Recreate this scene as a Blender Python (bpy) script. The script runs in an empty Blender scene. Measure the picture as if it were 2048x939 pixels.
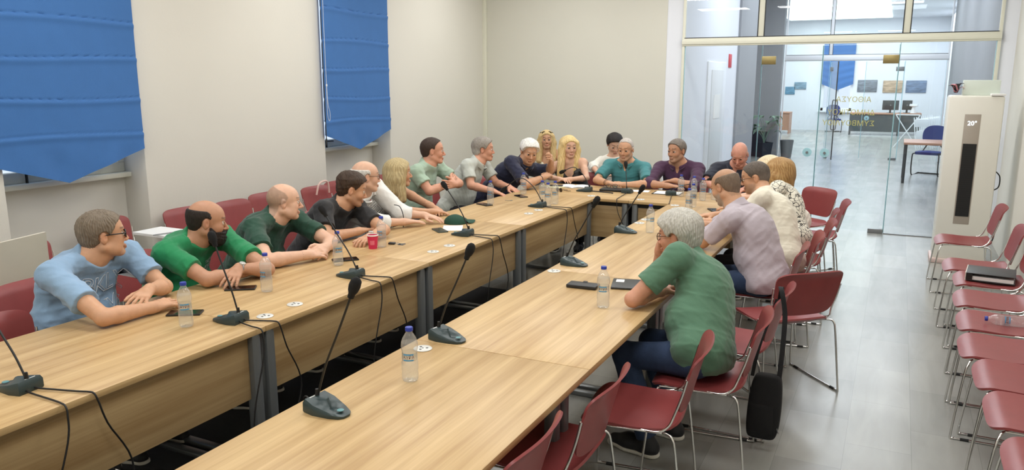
import bpy, bmesh, math, random
import numpy as np
from mathutils import Vector, Matrix
PI = math.pi
C = bpy.context.scene
COL = C.collection
random.seed(7)

# ------------------------------------------------------------------ camera, world, lights, exposure
def camera():
    cd = bpy.data.cameras.new('camera'); cd.sensor_width = 36; cd.lens = 1547/2048*36
    cd.clip_start = .05; cd.clip_end = 200
    co = bpy.data.objects.new('camera', cd); COL.objects.link(co)
    pitch = math.atan(311.5/1547); yaw = math.atan(779/math.hypot(1547, 311.5))
    co.location = (0, 0, 1.86); co.rotation_euler = (PI/2 - pitch, 0, yaw)
    C.camera = co
camera()
w = bpy.data.worlds.new('world'); C.world = w; w.use_nodes = True
w.node_tree.nodes['Background'].inputs[0].default_value = (.75, .85, 1, 1)
w.node_tree.nodes['Background'].inputs[1].default_value = 1.2
C.view_settings.view_transform = 'Standard'; C.view_settings.look = 'None'
C.view_settings.gamma = 1; C.view_settings.exposure = 0.0; C.view_settings.use_curve_mapping = False
def area(name, loc, size, power, col, rot=(0, 0, 0), spread=PI):
    l = bpy.data.lights.new(name, 'AREA'); l.shape = 'RECTANGLE'; l.size, l.size_y = size; l.energy = power; l.color = col; l.spread = spread
    o = bpy.data.objects.new(name, l); o.location = loc; o.rotation_euler = rot; COL.objects.link(o); return o
WARM = (1, 1.0, .985); COOL = (.88, .935, 1)
for ix, x in enumerate((-4.1, -2.2, -.3)):
    for y in (.6, 3.4, 6.2, 8.8):
        area('room_luminaire', (x, y, 3.55), (1.2, .6), 29, WARM)
for y in (12.6, 15.6, 18.4):
    area('hall_luminaire', (-.8, y, 4.05), (2.6, 1.6), 92, COOL)
for y in (22.8, 26.0, 29.0):
    for x in (-2.8, .2):
        area('far_room_luminaire', (x, y, 3.90), (2.4, 1.8), 48, COOL)

# ------------------------------------------------------------------ materials
def lin(c):
    return tuple(((v/255)/12.92 if v/255 <= .04045 else ((v/255+.055)/1.055)**2.4) for v in c)
MATS = {}
def mat(name, rgb, rough=.5, metal=0, noise=0, nscale=8, bump=0, bscale=60, stretch=(1, 1, 1), spec=.5, coat=0, sheen=0, attr=None, emit=0, alpha=None):
    if name in MATS: return MATS[name]
    m = bpy.data.materials.new(name); m.use_nodes = True; n = m.node_tree.nodes; L = m.node_tree.links
    b = n['Principled BSDF']; c = lin(rgb) + (1,)
    b.inputs['Base Color'].default_value = c; b.inputs['Roughness'].default_value = rough; b.inputs['Metallic'].default_value = metal
    b.inputs['Specular IOR Level'].default_value = spec; b.inputs['Coat Weight'].default_value = coat; b.inputs['Sheen Weight'].default_value = sheen
    tc = n.new('ShaderNodeTexCoord'); mp = n.new('ShaderNodeMapping'); mp.inputs['Scale'].default_value = stretch
    L.new(tc.outputs['Object'], mp.inputs[0])
    src = None
    if attr:
        a = n.new('ShaderNodeVertexColor'); a.layer_name = attr; src = a.outputs[0]
    if noise or src is None:
        t = n.new('ShaderNodeTexNoise'); t.inputs['Scale'].default_value = nscale; t.inputs['Detail'].default_value = 5
        L.new(mp.outputs[0], t.inputs['Vector'])
        mr = n.new('ShaderNodeMapRange'); mr.inputs[1].default_value = .3; mr.inputs[2].default_value = .7
        mr.inputs[3].default_value = 1-noise; mr.inputs[4].default_value = 1+noise
        L.new(t.outputs[0], mr.inputs[0])
        mx = n.new('ShaderNodeMix'); mx.data_type = 'RGBA'; mx.blend_type = 'MULTIPLY'; mx.inputs[0].default_value = 1
        if src: L.new(src, mx.inputs[6])
        else: mx.inputs[6].default_value = c
        L.new(mr.outputs[0], mx.inputs[7]); src = mx.outputs[2]
    L.new(src, b.inputs['Base Color'])
    if bump:
        t2 = n.new('ShaderNodeTexNoise'); t2.inputs['Scale'].default_value = bscale; t2.inputs['Detail'].default_value = 4
        L.new(mp.outputs[0], t2.inputs['Vector'])
        bp = n.new('ShaderNodeBump'); bp.inputs['Strength'].default_value = bump; bp.inputs['Distance'].default_value = .01
        L.new(t2.outputs[0], bp.inputs['Height']); L.new(bp.outputs[0], b.inputs['Normal'])
    if emit:
        b.inputs['Emission Color'].default_value = c; b.inputs['Emission Strength'].default_value = emit
    MATS[name] = m; return m

def glassmat(name, tint=(1, 1, 1), refl=.10, edge=.5, rough=.0, haze=0):
    if name in MATS: return MATS[name]
    m = bpy.data.materials.new(name); m.use_nodes = True; n = m.node_tree.nodes; L = m.node_tree.links
    n.remove(n['Principled BSDF']); out = n['Material Output']
    tr = n.new('ShaderNodeBsdfTransparent'); tr.inputs[0].default_value = tint + (1,)
    gl = n.new('ShaderNodeBsdfGlossy'); gl.inputs['Roughness'].default_value = rough
    lw = n.new('ShaderNodeLayerWeight'); lw.inputs[0].default_value = .5
    pw = n.new('ShaderNodeMath'); pw.operation = 'POWER'; pw.inputs[1].default_value = 3
    mr = n.new('ShaderNodeMapRange'); mr.inputs[3].default_value = refl; mr.inputs[4].default_value = edge
    mx = n.new('ShaderNodeMixShader')
    L.new(lw.outputs['Facing'], pw.inputs[0]); L.new(pw.outputs[0], mr.inputs[0]); L.new(mr.outputs[0], mx.inputs[0])
    L.new(tr.outputs[0], mx.inputs[1]); L.new(gl.outputs[0], mx.inputs[2]); L.new(mx.outputs[0], out.inputs[0])
    if haze:
        df = n.new('ShaderNodeBsdfTranslucent'); d2 = n.new('ShaderNodeBsdfDiffuse'); ad = n.new('ShaderNodeAddShader'); m2 = n.new('ShaderNodeMixShader'); m2.inputs[0].default_value = haze
        df.inputs[0].default_value = (.5, .5, .5, 1); d2.inputs[0].default_value = (.5, .5, .5, 1)
        L.new(df.outputs[0], ad.inputs[0]); L.new(d2.outputs[0], ad.inputs[1]); L.new(mx.outputs[0], m2.inputs[1]); L.new(ad.outputs[0], m2.inputs[2]); L.new(m2.outputs[0], out.inputs[0])
    MATS[name] = m; return m

def woodmat(name, axis, dark=1.):
    m = bpy.data.materials.new(name); m.use_nodes = True; n = m.node_tree.nodes; L = m.node_tree.links
    b = n['Principled BSDF']; tc = n.new('ShaderNodeTexCoord'); mp = n.new('ShaderNodeMapping')
    s = [14, 14, 14]; s[axis] = .55; mp.inputs['Scale'].default_value = s
    L.new(tc.outputs['Object'], mp.inputs[0])
    t = n.new('ShaderNodeTexNoise'); t.inputs['Scale'].default_value = 1; t.inputs['Detail'].default_value = 3; t.inputs['Roughness'].default_value = .55
    L.new(mp.outputs[0], t.inputs[0])
    mp2 = n.new('ShaderNodeMapping'); s2 = [90, 90, 90]; s2[axis] = 2.5; mp2.inputs['Scale'].default_value = s2
    L.new(tc.outputs['Object'], mp2.inputs[0])
    t2 = n.new('ShaderNodeTexNoise'); t2.inputs['Scale'].default_value = 1; t2.inputs['Detail'].default_value = 4
    L.new(mp2.outputs[0], t2.inputs[0])
    ad = n.new('ShaderNodeMix'); ad.inputs[0].default_value = .28
    L.new(t.outputs[0], ad.inputs[2]); L.new(t2.outputs[0], ad.inputs[3])
    cr = n.new('ShaderNodeValToRGB'); e = cr.color_ramp.elements
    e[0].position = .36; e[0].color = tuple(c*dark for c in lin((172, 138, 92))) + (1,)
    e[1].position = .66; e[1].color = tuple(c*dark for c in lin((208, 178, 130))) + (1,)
    L.new(ad.outputs[0], cr.inputs[0]); L.new(cr.outputs[0], b.inputs['Base Color'])
    b.inputs['Roughness'].default_value = .36; b.inputs['Specular IOR Level'].default_value = .45
    return m
WOODY, WOODX = woodmat('oak_laminate_lengthwise', 1), woodmat('oak_laminate_crosswise', 0)
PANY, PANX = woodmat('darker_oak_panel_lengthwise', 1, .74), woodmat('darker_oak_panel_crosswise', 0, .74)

def floormat():
    m = bpy.data.materials.new('marble_slabs'); m.use_nodes = True; n = m.node_tree.nodes; L = m.node_tree.links
    b = n['Principled BSDF']; tc = n.new('ShaderNodeTexCoord')
    br = n.new('ShaderNodeTexBrick'); br.inputs['Scale'].default_value = 1; br.inputs['Brick Width'].default_value = .62; br.inputs['Row Height'].default_value = .31
    br.inputs['Mortar Size'].default_value = .0012; br.inputs['Mortar Smooth'].default_value = .3; br.inputs['Bias'].default_value = 0
    br.inputs['Color1'].default_value = lin((168, 168, 162)) + (1,); br.inputs['Color2'].default_value = lin((151, 152, 147)) + (1,)
    br.inputs['Mortar'].default_value = lin((136, 137, 133)) + (1,)
    mp = n.new('ShaderNodeMapping'); mp.inputs['Rotation'].default_value = (0, 0, PI/2); mp.inputs['Location'].default_value = (.1, .1, 0)
    L.new(tc.outputs['Object'], mp.inputs[0]); L.new(mp.outputs[0], br.inputs[0])
    mp2 = n.new('ShaderNodeMapping'); mp2.inputs['Rotation'].default_value = (0, 0, .55); mp2.inputs['Scale'].default_value = (5.5, 1.1, 1)
    L.new(tc.outputs['Object'], mp2.inputs[0])
    t = n.new('ShaderNodeTexNoise'); t.inputs['Scale'].default_value = 1.2; t.inputs['Detail'].default_value = 8; t.inputs['Distortion'].default_value = .8
    L.new(mp2.outputs[0], t.inputs[0])
    mr = n.new('ShaderNodeMapRange'); mr.inputs[1].default_value = .3; mr.inputs[2].default_value = .72; mr.inputs[3].default_value = .84; mr.inputs[4].default_value = 1.06
    L.new(t.outputs[0], mr.inputs[0])
    mx = n.new('ShaderNodeMix'); mx.data_type = 'RGBA'; mx.blend_type = 'MULTIPLY'; mx.inputs[0].default_value = 1
    L.new(br.outputs[0], mx.inputs[6]); L.new(mr.outputs[0], mx.inputs[7]); L.new(mx.outputs[2], b.inputs['Base Color'])
    b.inputs['Roughness'].default_value = .24; b.inputs['Specular IOR Level'].default_value = .5
    return m

WALL = mat('warm_white_plaster', (224, 221, 211), .85, noise=.012, nscale=1.5, bump=.05, bscale=40)
WALLB = mat('greige_plaster', (214, 212, 200), .85, noise=.012, nscale=1.5)
HALLW = mat('cool_white_plaster', (232, 235, 242), .8, noise=.01, nscale=1.2)
GREY = mat('grey_plaster', (152, 155, 160), .8, noise=.02, nscale=2)
FRAME = mat('cream_painted_aluminium', (226, 225, 208), .4, noise=.01)
WFRAME = mat('white_lacquer', (238, 240, 244), .35, noise=.01)
MAROON = mat('maroon_plastic', (138, 62, 62), .38, noise=.05, nscale=14, spec=.45)
CHROME = mat('chrome', (228, 228, 226), .16, 1, noise=.02)
STEEL = mat('grey_steel', (140, 142, 144), .4, .6, noise=.03)
BLACK = mat('black_plastic', (22, 23, 24), .45, noise=.05)
DARK = mat('dark_grey_lacquer', (48, 52, 56), .45, noise=.05)
MIC = mat('slate_green_plastic', (44, 60, 62), .38, noise=.05)
FOAM = mat('black_foam', (16, 16, 17), .95, bump=.4, bscale=700)
CABLE = mat('black_rubber', (18, 18, 19), .5)
PAPER = mat('white_paper', (240, 240, 238), .8, noise=.01)
BLIND = mat('blue_cotton', (60, 112, 176), .8, noise=.03, nscale=7, bump=.12, bscale=220, sheen=.1)
BRASS = mat('brushed_brass', (160, 145, 100), .35, .8, noise=.06, nscale=30, stretch=(1, 1, 20))
GLASS = glassmat('clear_glass', (.975, .985, .985), .035, .5)
GEDGE = mat('green_glass_edge', (170, 215, 225), .15, noise=.02)
PET = glassmat('clear_bottle_plastic', (.97, .98, .98), .06, .7, .08, .10)
WATER = glassmat('still_water', (.985, .99, .99), .03, .5, .02, .03)
BCAP = mat('blue_bottle_cap', (40, 60, 160), .4, noise=.03)
CREAM = mat('cream_plastic', (226, 224, 214), .4, noise=.01)

# ------------------------------------------------------------------ mesh helpers
class MB:
    def __init__(s): s.v = []; s.f = []; s.mi = []
    def add(s, v, f, mi=0):
        o = len(s.v); s.v += [tuple(p) for p in v]; s.f += [tuple(i+o for i in q) for q in f]; s.mi += [mi]*len(f); return s
    def box(s, lo, hi, mi=0, bev=0, M=None):
        (x0, y0, z0), (x1, y1, z1) = lo, hi
        if bev <= 0:
            v = [(x, y, z) for x in (x0, x1) for y in (y0, y1) for z in (z0, z1)]
            f = [(0, 1, 3, 2), (4, 6, 7, 5), (0, 4, 5, 1), (2, 3, 7, 6), (0, 2, 6, 4), (1, 5, 7, 3)]
        else:
            bm = bmesh.new(); bmesh.ops.create_cube(bm, size=1)
            for q in bm.verts: q.co = Vector(((x0+x1)/2+q.co.x*(x1-x0), (y0+y1)/2+q.co.y*(y1-y0), (z0+z1)/2+q.co.z*(z1-z0)))
            bmesh.ops.bevel(bm, geom=bm.edges[:], offset=bev, segments=2, affect='EDGES', profile=.5)
            bm.verts.ensure_lookup_table(); v = [tuple(q.co) for q in bm.verts]; f = [tuple(q.index for q in p.verts) for p in bm.faces]; bm.free()
        if M is not None: v = [tuple(M @ Vector(p)) for p in v]
        return s.add(v, f, mi)
    def tube(s, pts, r, n=8, mi=0, closed=False, caps=True):
        P = [Vector(p) for p in pts]; N = len(P); rr = r if isinstance(r, (list, tuple)) else [r]*N
        v = []; f = []
        t0 = (P[1]-P[0]).normalized(); u = t0.orthogonal().normalized()
        for i in range(N):
            a = P[i-1] if (i > 0 or closed) else P[i]; b = P[(i+1) % N] if (i < N-1 or closed) else P[i]
            t = (b-a).normalized(); u = (u - t*u.dot(t)); u = u.normalized() if u.length > 1e-6 else t.orthogonal().normalized()
            w_ = t.cross(u)
            for k in range(n):
                q = P[i] + (u*math.cos(2*PI*k/n) + w_*math.sin(2*PI*k/n))*rr[i]; v.append(tuple(q))
        M_ = N if closed else N-1
        for i in range(M_):
            j = (i+1) % N
            for k in range(n): f.append((i*n+k, i*n+(k+1) % n, j*n+(k+1) % n, j*n+k))
        if caps and not closed:
            f.append(tuple(reversed(range(n)))); f.append(tuple((N-1)*n+k for k in range(n)))
        return s.add(v, f, mi)
    def lathe(s, prof, n=20, mi=0, c=(0, 0, 0), M=None, a0=0, a1=2*PI):
        full = abs(a1-a0-2*PI) < 1e-6; K = n if full else n+1
        v = []
        for r, z in prof:
            for k in range(K):
                a = a0+(a1-a0)*k/n; p = Vector((c[0]+r*math.cos(a), c[1]+r*math.sin(a), c[2]+z)); v.append(tuple(M @ p) if M is not None else tuple(p))
        f = []
        for i in range(len(prof)-1):
            for k in range(n):
                f.append((i*K+k, i*K+(k+1) % K, (i+1)*K+(k+1) % K, (i+1)*K+k))
        return s.add(v, f, mi)
    def prism(s, poly, z0, z1, mi=0, M=None):
        n = len(poly); v = [(x, y, z0) for x, y in poly]+[(x, y, z1) for x, y in poly]
        f = [tuple(reversed(range(n))), tuple(range(n, 2*n))]+[(i, (i+1) % n, (i+1) % n+n, i+n) for i in range(n)]
        if M is not None: v = [tuple(M @ Vector(p)) for p in v]
        return s.add(v, f, mi)
    def grid(s, fn, nu, nv, mi=0, thick=0):
        P = [[Vector(fn(i/nu, j/nv)) for j in range(nv+1)] for i in range(nu+1)]
        W = nv+1; v = [tuple(P[i][j]) for i in range(nu+1) for j in range(nv+1)]
        f = [(i*W+j, (i+1)*W+j, (i+1)*W+j+1, i*W+j+1) for i in range(nu) for j in range(nv)]
        if thick:
            nrm = []
            for i in range(nu+1):
                for j in range(nv+1):
                    a = P[min(i+1, nu)][j]-P[max(i-1, 0)][j]; b = P[i][min(j+1, nv)]-P[i][max(j-1, 0)]
                    q = a.cross(b); nrm.append(q.normalized() if q.length > 0 else Vector((0, 0, 1)))
            o = len(v); v += [tuple(Vector(v[k])-nrm[k]*thick) for k in range(o)]
            f += [tuple(reversed([a+o for a in q])) for q in f[:]]
            ring = [i*W for i in range(nu+1)]+[nu*W+j for j in range(1, nv+1)]+[i*W+nv for i in range(nu-1, -1, -1)]+[j for j in range(nv-1, 0, -1)]
            for k in range(len(ring)):
                a, b = ring[k], ring[(k+1) % len(ring)]; f.append((b, a, a+o, b+o))
        return s.add(v, f, mi)
    def build(s, name, mats, parent=None, loc=None, smooth=35, rot=0):
        me = bpy.data.meshes.new(name); me.from_pydata(s.v, [], s.f); me.validate()
        for m in (mats if isinstance(mats, (list, tuple)) else [mats]): me.materials.append(m)
        if len(s.mi) == len(me.polygons): me.polygons.foreach_set('material_index', s.mi)
        me.shade_smooth()
        if smooth < 180: me.set_sharp_from_angle(angle=math.radians(smooth))
        o = bpy.data.objects.new(name, me); COL.objects.link(o)
        if parent is not None: o.parent = parent
        if loc is not None: o.location = loc
        if rot: o.rotation_euler = (0, 0, rot)
        return o
def tag(o, label=None, cat=None, group=None, kind=None):
    if label: o['label'] = label
    if cat: o['category'] = cat
    if group: o['group'] = group
    if kind: o['kind'] = kind
    return o
def thing(name, label, cat, loc=(0, 0, 0), rz=0, group=None):
    o = bpy.data.objects.new(name, None); COL.objects.link(o); o.empty_display_size = .1
    o.location = loc; o.rotation_euler = (0, 0, rz); return tag(o, label, cat, group)
def copy_tree(o, parent=None, kids=None):
    c = o.copy(); COL.objects.link(c)
    if parent is not None: c.parent = parent
    for ch in [q for q in bpy.data.objects if q.parent == o]: copy_tree(ch, c)
    return c
def dup(o, loc, rz=0, label=None, group=None):
    c = copy_tree(o); c.location = loc; c.rotation_euler = (0, 0, rz)
    if label: c['label'] = label
    if group: c['group'] = group
    return c
def S(o): o['kind'] = 'structure'; return o
def spline(pts, n=8):
    P = [Vector(p) for p in pts]; out = []
    for i in range(len(P)-1):
        a = P[max(i-1, 0)]; b = P[i]; c = P[i+1]; d = P[min(i+2, len(P)-1)]
        for k in range(n):
            t = k/n
            out.append(.5*((2*b)+(c-a)*t+(2*a-5*b+4*c-d)*t*t+(3*b-a-3*c+d)*t**3))
    out.append(P[-1]); return out
def text_mesh(s, size, extrude=.0006, outline=0, spacing=1):
    cu = bpy.data.curves.new('lettering', 'FONT'); cu.body = s; cu.size = size; cu.align_x = 'CENTER'; cu.align_y = 'CENTER'; cu.space_character = spacing
    cu.resolution_u = 3
    if outline: cu.fill_mode = 'NONE'; cu.bevel_depth = outline; cu.bevel_resolution = 0
    else: cu.extrude = extrude
    o = bpy.data.objects.new('lettering', cu); COL.objects.link(o)
    bpy.context.view_layer.update()
    me = bpy.data.meshes.new_from_object(o.evaluated_get(bpy.context.evaluated_depsgraph_get()))
    v = [tuple(q.co) for q in me.vertices]; f = [tuple(p.vertices) for p in me.polygons]
    bpy.data.objects.remove(o); bpy.data.curves.remove(cu); bpy.data.meshes.remove(me)
    return v, f

# ------------------------------------------------------------------ the room
H = 3.6; XL = -5.55; YB = 10.32; XR = 1.10; YG = 10.37; YF = -1.2
RX = XL-.28
S(MB().box((-6.2, YF, -.1), (3.2, 31.2, 0)).build('floor', floormat()))
S(MB().box((-6.2, YF, H), (3.2, YG+.1, H+.1)).build('ceiling', WALL))
lw = MB()
for a, b in ((YF, 3.24), (4.39, 6.66), (7.88, YB)): lw.box((RX, a, 0), (XL, b, H), bev=.006)
lw.box((RX-.15, YF, 0), (RX, YB, 1.10)); lw.box((RX-.15, YF, 2.95), (RX, YB, H))
for a, b in ((YF, 3.24), (4.39, 6.66), (7.88, YB)): lw.box((RX-.15, a, 1.10), (RX, b, 2.95))
S(lw.build('wall_left', WALL))
S(MB().box((RX, YB, 0), (-2.82, YB+.25, H)).build('wall_back', WALLB))
S(MB().prism([(-2.84, YB), (-2.62, YG+.03), (-2.62, YG+.3), (-2.84, YG+.3)], 0, H).build('trim_1', HALLW))
S(MB().box((-5.555, 10.27, 0), (-5.50, 10.32, H), bev=.004).build('trim_2', FRAME))
S(MB().box((XR, YF, 0), (XR+.15, YG-.05, H)).build('wall_right', WALL))
S(MB().prism([(XR+.15, YG-.05), (XR, YG-.05), (.96, YG+.03), (.96, YG+.3), (XR+.15, YG+.3)], 0, H).build('trim_3', HALLW))
S(MB().box((RX, YF-.1, 0), (XR+.15, YF, H)).build('wall_rear', WALL))
for n_, (a, b) in enumerate(((3.24, 4.39), (6.66, 7.88))):
    m = MB()
    m.box((RX-.05, a, 1.10), (RX+.02, b, 1.18), bev=.004); m.box((RX-.05, a, 2.87), (RX+.02, b, 2.95))
    for y in (a, a+.05+(b-a-.1)/2-.03, b-.06): m.box((RX-.05, y, 1.18), (RX+.02, y+.06, 2.87))
    o = S(m.build('window_%d' % (n_+1), FRAME))
    MB().box((RX-.03, a+.06, 1.18), (RX-.02, b-.06, 2.87)).build('window_pane', GLASS, o)
    MB().box((RX, a, 1.06), (RX+.10, b, 1.10), bev=.006).build('window_sill', FRAME, o)
    MB().tube([(RX+.05, a+.3, 1.10), (RX+.05, a+.3, 1.20)], .01).tube([(RX+.05, a+.3, 1.17), (RX+.05, a+.42, 1.165)], .007).build('window_latch', BLACK, o)
def blind(y0, y1, zc, zt, ztop, folds, label, cord=None, seed=0):
    r = thing('roman_blind', label, 'window blind', (XL+.03, (y0+y1)/2, ztop))
    w_ = y1-y0; rnd = random.Random(seed)
    def fn(u, v):
        y = (u-.5)*w_; tip = 1-abs(2*u-1)
        zb = zc+(zt-zc)*tip
        z = ztop+(zb-ztop)*v - ztop
        zz = z+ztop; x = .012+.003*math.sin(u*5+zz*3)
        for k, fz in enumerate(folds):
            fz2 = fz+.012*math.sin(u*4+k*2)
            d = (zz-fz2)
            x += -.011*math.exp(-(d/.006)**2) + .008*math.exp(-((d+.02)/.025)**2)
        below = max(0, zc+.06-zz)
        x += .005*math.sin(u*13+zz*9)*min(1, below*7) + .004*math.sin((u-.5)*26*(1+below))*min(1, below*9)
        return (x, y, z)
    MB().grid(fn, 60, 150, thick=.003).build('blind_fabric', BLIND, r, smooth=60)
    MB().box((-.02, -w_/2, -.05), (.02, w_/2, .0), bev=.004).build('head_rail', WFRAME, r)
    if cord:
        c = MB(); y = -w_/2+.012
        c.tube(spline([(.05, y, -.02), (.05, y, 1.78-ztop), (.055, y+.03, 1.5-ztop), (.05, y+.02, 1.42-ztop), (.05, y-.005, 1.5-ztop), (.05, y-.004, 1.78-ztop)], 8), .0022, 5)
        c.lathe([(0, 0), (.007, .003), (.009, .02), (.004, .03), (0, .03)], 8, c=(.05, y, 1.78-ztop))
        c.build('pull_cord', WFRAME, r)
        MB().tube([(.02, y-.005, -.02), (.02, y-.008, 1.16-ztop)], .005, 6).build('chain', DARK, r)
    return r
blind(3.02, 4.36, 1.305, 1.10, 3.0, (1.45, 1.72, 2.02, 2.30, 2.6), 'wide blue roman blind with pointed hem over the nearer window', seed=1)
blind(6.62, 7.83, 1.265, 1.07, 3.2, (1.42, 1.66, 1.98, 2.28, 2.6, 2.9), 'narrower looking blue roman blind with white cord over the farther window', cord=True, seed=2)

# ---- glass partition between room and hall
def partition(y, xa, xb, zb, zt, label, posts, panes, th=.06, ztop=3.6, mt=FRAME):
    r = thing('glass_partition', label, 'glass wall', ((xa+xb)/2, y, 0)); cx = (xa+xb)/2
    m = MB().box((xa-cx, -th/2, zb), (xb-cx, th/2, zt), bev=.006).box((xa-cx, -th/2-.012, zb+.02), (xb-cx, -th/2+.01, zt-.03), bev=.004)
    m.build('transom_beam', mt, r)
    for a, b in ((xa, xa+.035), (xb-.035, xb)):
        MB().box((a-cx, -th/2+.01, 0), (b-cx, th/2-.01, ztop), bev=.004).build('side_frame', mt, r)
    for p in posts:
        MB().box((p-.035-cx, -th/2+.005, zt), (p+.035-cx, th/2-.005, ztop), bev=.004).build('mullion', mt, r)
        MB().box((p-.045-cx, -th/2+.0, zt+.005), (p-.034-cx, -th/2+.008, ztop)).box((p+.034-cx, -th/2, zt+.005), (p+.045-cx, -th/2+.008, ztop)).build('gasket', BLACK, r)
    MB().box((xa+.03-cx, -th/2, zt-.001), (xb-.03-cx, -th/2+.008, zt+.008)).build('gasket', BLACK, r)
    xs = [xa+.035]+list(posts)+[xb-.035]
    for a, b in zip(xs[:-1], xs[1:]):
        MB().box((a-cx, -.004, zt), (b-cx, .004, ztop)).build('upper_pane', GLASS, r)
    for a, b in panes:
        MB().box((a-cx, -.005, .01), (b-cx, .005, zb)).build('fixed_pane', GLASS, r)
        MB().box((a-cx-.003, -.006, .01), (a-cx+.003, .006, zb)).box((b-cx-.003, -.006, .01), (b-cx+.003, .006, zb)).build('pane_edge', GEDGE, r)
    return r, cx
pt, pcx = partition(YG, -2.62, .96, 2.28, 2.38, 'cream framed glass wall with transom between meeting room and hall', (-1.63, .005), ((-2.58, -1.60), (-.04, .92)), mt=FRAME)
MB().box((-.04-pcx, -.02, 0), (.925-pcx, .02, .012), bev=.003).box((-2.58-pcx, -.02, 0), (-1.6-pcx, .02, .012), bev=.003).build('floor_channel', STEEL, pt)
def glass_door(y, hx, sgn, w_, ang, label, h_=2.26, dep=.010, hmat=BRASS, handle=True):
    d = thing('glass_door', label, 'door', (hx, y, 0), ang)
    MB().box((0 if sgn > 0 else -w_, -dep/2, .02), (w_ if sgn > 0 else 0, dep/2, h_)).build('door_pane', GLASS, d)
    e = MB()
    for x in (0, sgn*w_): e.box((x-.005, -dep/2-.001, .02), (x+.005, dep/2+.001, h_))
    e.build('pane_edge', GEDGE, d)
    MB().box((min(0, sgn*.17)-.01*0, -.022, h_-.22), (max(0, sgn*.17), .022, h_-.12), bev=.003).build('patch_fitting', hmat, d)
    MB().box((min(0, sgn*.17), -.022, .0), (max(0, sgn*.17), .022, .055), bev=.003).build('floor_pivot', STEEL, d)
    if handle == 'knob':
        x = sgn*(w_-.10)
        MB().lathe([(.0, -.009), (.055, -.009), (.055, .009), (0, .009)], 24, M=Matrix.Translation((x, 0, .96)) @ Matrix.Rotation(PI/2, 4, 'X')).build('lock_disc', GEDGE, d)
        MB().lathe([(.0, -.03), (.016, -.03), (.018, -.02), (.014, .03), (0, .03)], 14, M=Matrix.Translation((x, 0, .96)) @ Matrix.Rotation(PI/2, 4, 'X')).build('door_knob', STEEL, d)
    else:
        x = sgn*(w_-.05)
        for s_ in (-1, 1): MB().tube(spline([(x, s_*.008, .72), (x, s_*.05, .74), (x, s_*.055, 1.05), (x, s_*.05, 1.36), (x, s_*.008, 1.38)], 5), .014, 8).build('door_handle', STEEL, d)
        MB().box((sgn*w_-.008, -.012, .02), (sgn*w_+.008, .012, h_)).build('edge_seal', DARK, d)
    return d
dr = glass_door(YG, -.045, -1, .835, 0, 'right leaf of the glass double door with gold lettering', handle='knob')
glass_door(YG, -1.60, 1, .715, 0, 'left leaf of the glass double door nearest the purple shirt', handle='knob')
GOLD = mat('gold_vinyl', (205, 195, 110), .5, noise=.03)
for s_, z, x in (('ΑΙΘΟΥΣΑ', 1.615, -.50), ('ΔΗΜΟΤΙΚΟΥ', 1.46, -.52), ('ΣΥΜΒΟΥΛΙΟΥ', 1.33, -.54)):
    v, f = text_mesh(s_, .088, .0006)
    # read from the hall side, so it stands mirrored from inside the room
    MB().add([(-p[0]+x+.045, .008+p[2], p[1]+z) for p in v], [tuple(reversed(q)) for q in f]).build('lettering', GOLD, dr, smooth=180)

# ---- hall and far room
HC = 4.2
S(MB().box((-6.2, YG+.1, HC), (3.2, 20.3, HC+.1)).build('ceiling_hall', HALLW))
S(MB().box((-6.2, 20.3, 3.95), (3.2, 31.2, HC+.1)).build('ceiling_far', HALLW))
S(MB().box((-3.1, YG+.3, 0), (-2.62, 14.0, HC)).box((-3.1, 14.0, 0), (-2.64, 14.35, HC)).build('wall_hall_left', HALLW))
S(MB().box((-3.4, 14.35, 0), (-2.60, 16.2, HC)).build('wall_hall_pier', GREY))
S(MB().box((-6.2, 20.05, 0), (-2.62, 20.35, HC)).build('wall_hall_end', GREY))
S(MB().box((-6.2, 16.2, 0), (-6.0, 20.2, HC)).build('wall_hall_recess', HALLW))
S(MB().box((-6.2, 16.0, 0), (-3.4, 16.2, HC)).build('wall_hall_return', GREY))
S(MB().box((.96, YG+.3, 0), (1.3, 20.35, HC)).build('wall_hall_right', GREY))
S(MB().box((-2.84, YG+.1, H), (XR+.15, YG+.3, HC)).build('wall_hall_header', HALLW))
S(MB().box((-6.2, 31.0, 0), (-2.6, 31.2, HC)).box((-1.55, 31.0, 0), (3.2, 31.2, HC)).box((-2.6, 31, 0), (-1.55, 31.2, .72)).box((-2.6, 31, 3.0), (-1.55, 31.2, HC)).build('wall_far', HALLW))
S(MB().box((-6.2, 20.35, 0), (-6.0, 31, HC)).build('wall_far_left', HALLW))
S(MB().box((1.35, 20.35, 0), (1.6, 31, HC)).build('wall_far_right', HALLW))
m = MB()
for a in (-2.6, -2.1, -1.63): m.box((a, 31.02, .72), (a+.08, 31.1, 3.0))
m.box((-2.6, 31.02, .72), (-1.55, 31.1, .82))
o = S(m.build('window_3', WFRAME)); MB().box((-2.6, 31.05, .8), (-1.55, 31.06, 3)).build('window_pane', GLASS, o)
MB().box((-2.68, 30.9, .66), (-1.47, 31.02, .72), bev=.01).build('window_sill', WFRAME, o)
fb = thing('roman_blind', 'blue roman blind over the window at the far end beyond the hall', 'window blind', (-2.08, 30.93, 3.1))
MB().grid(lambda u, v: ((u-.5)*1.06, -.02+.006*math.sin(v*40), (-1.42-.22*(1-abs(2*u-1)))*v), 16, 40, thick=.004).build('blind_fabric', BLIND, fb)
MB().box((-.53, -.02, -.04), (.53, .02, 0)).build('head_rail', WFRAME, fb)
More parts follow.
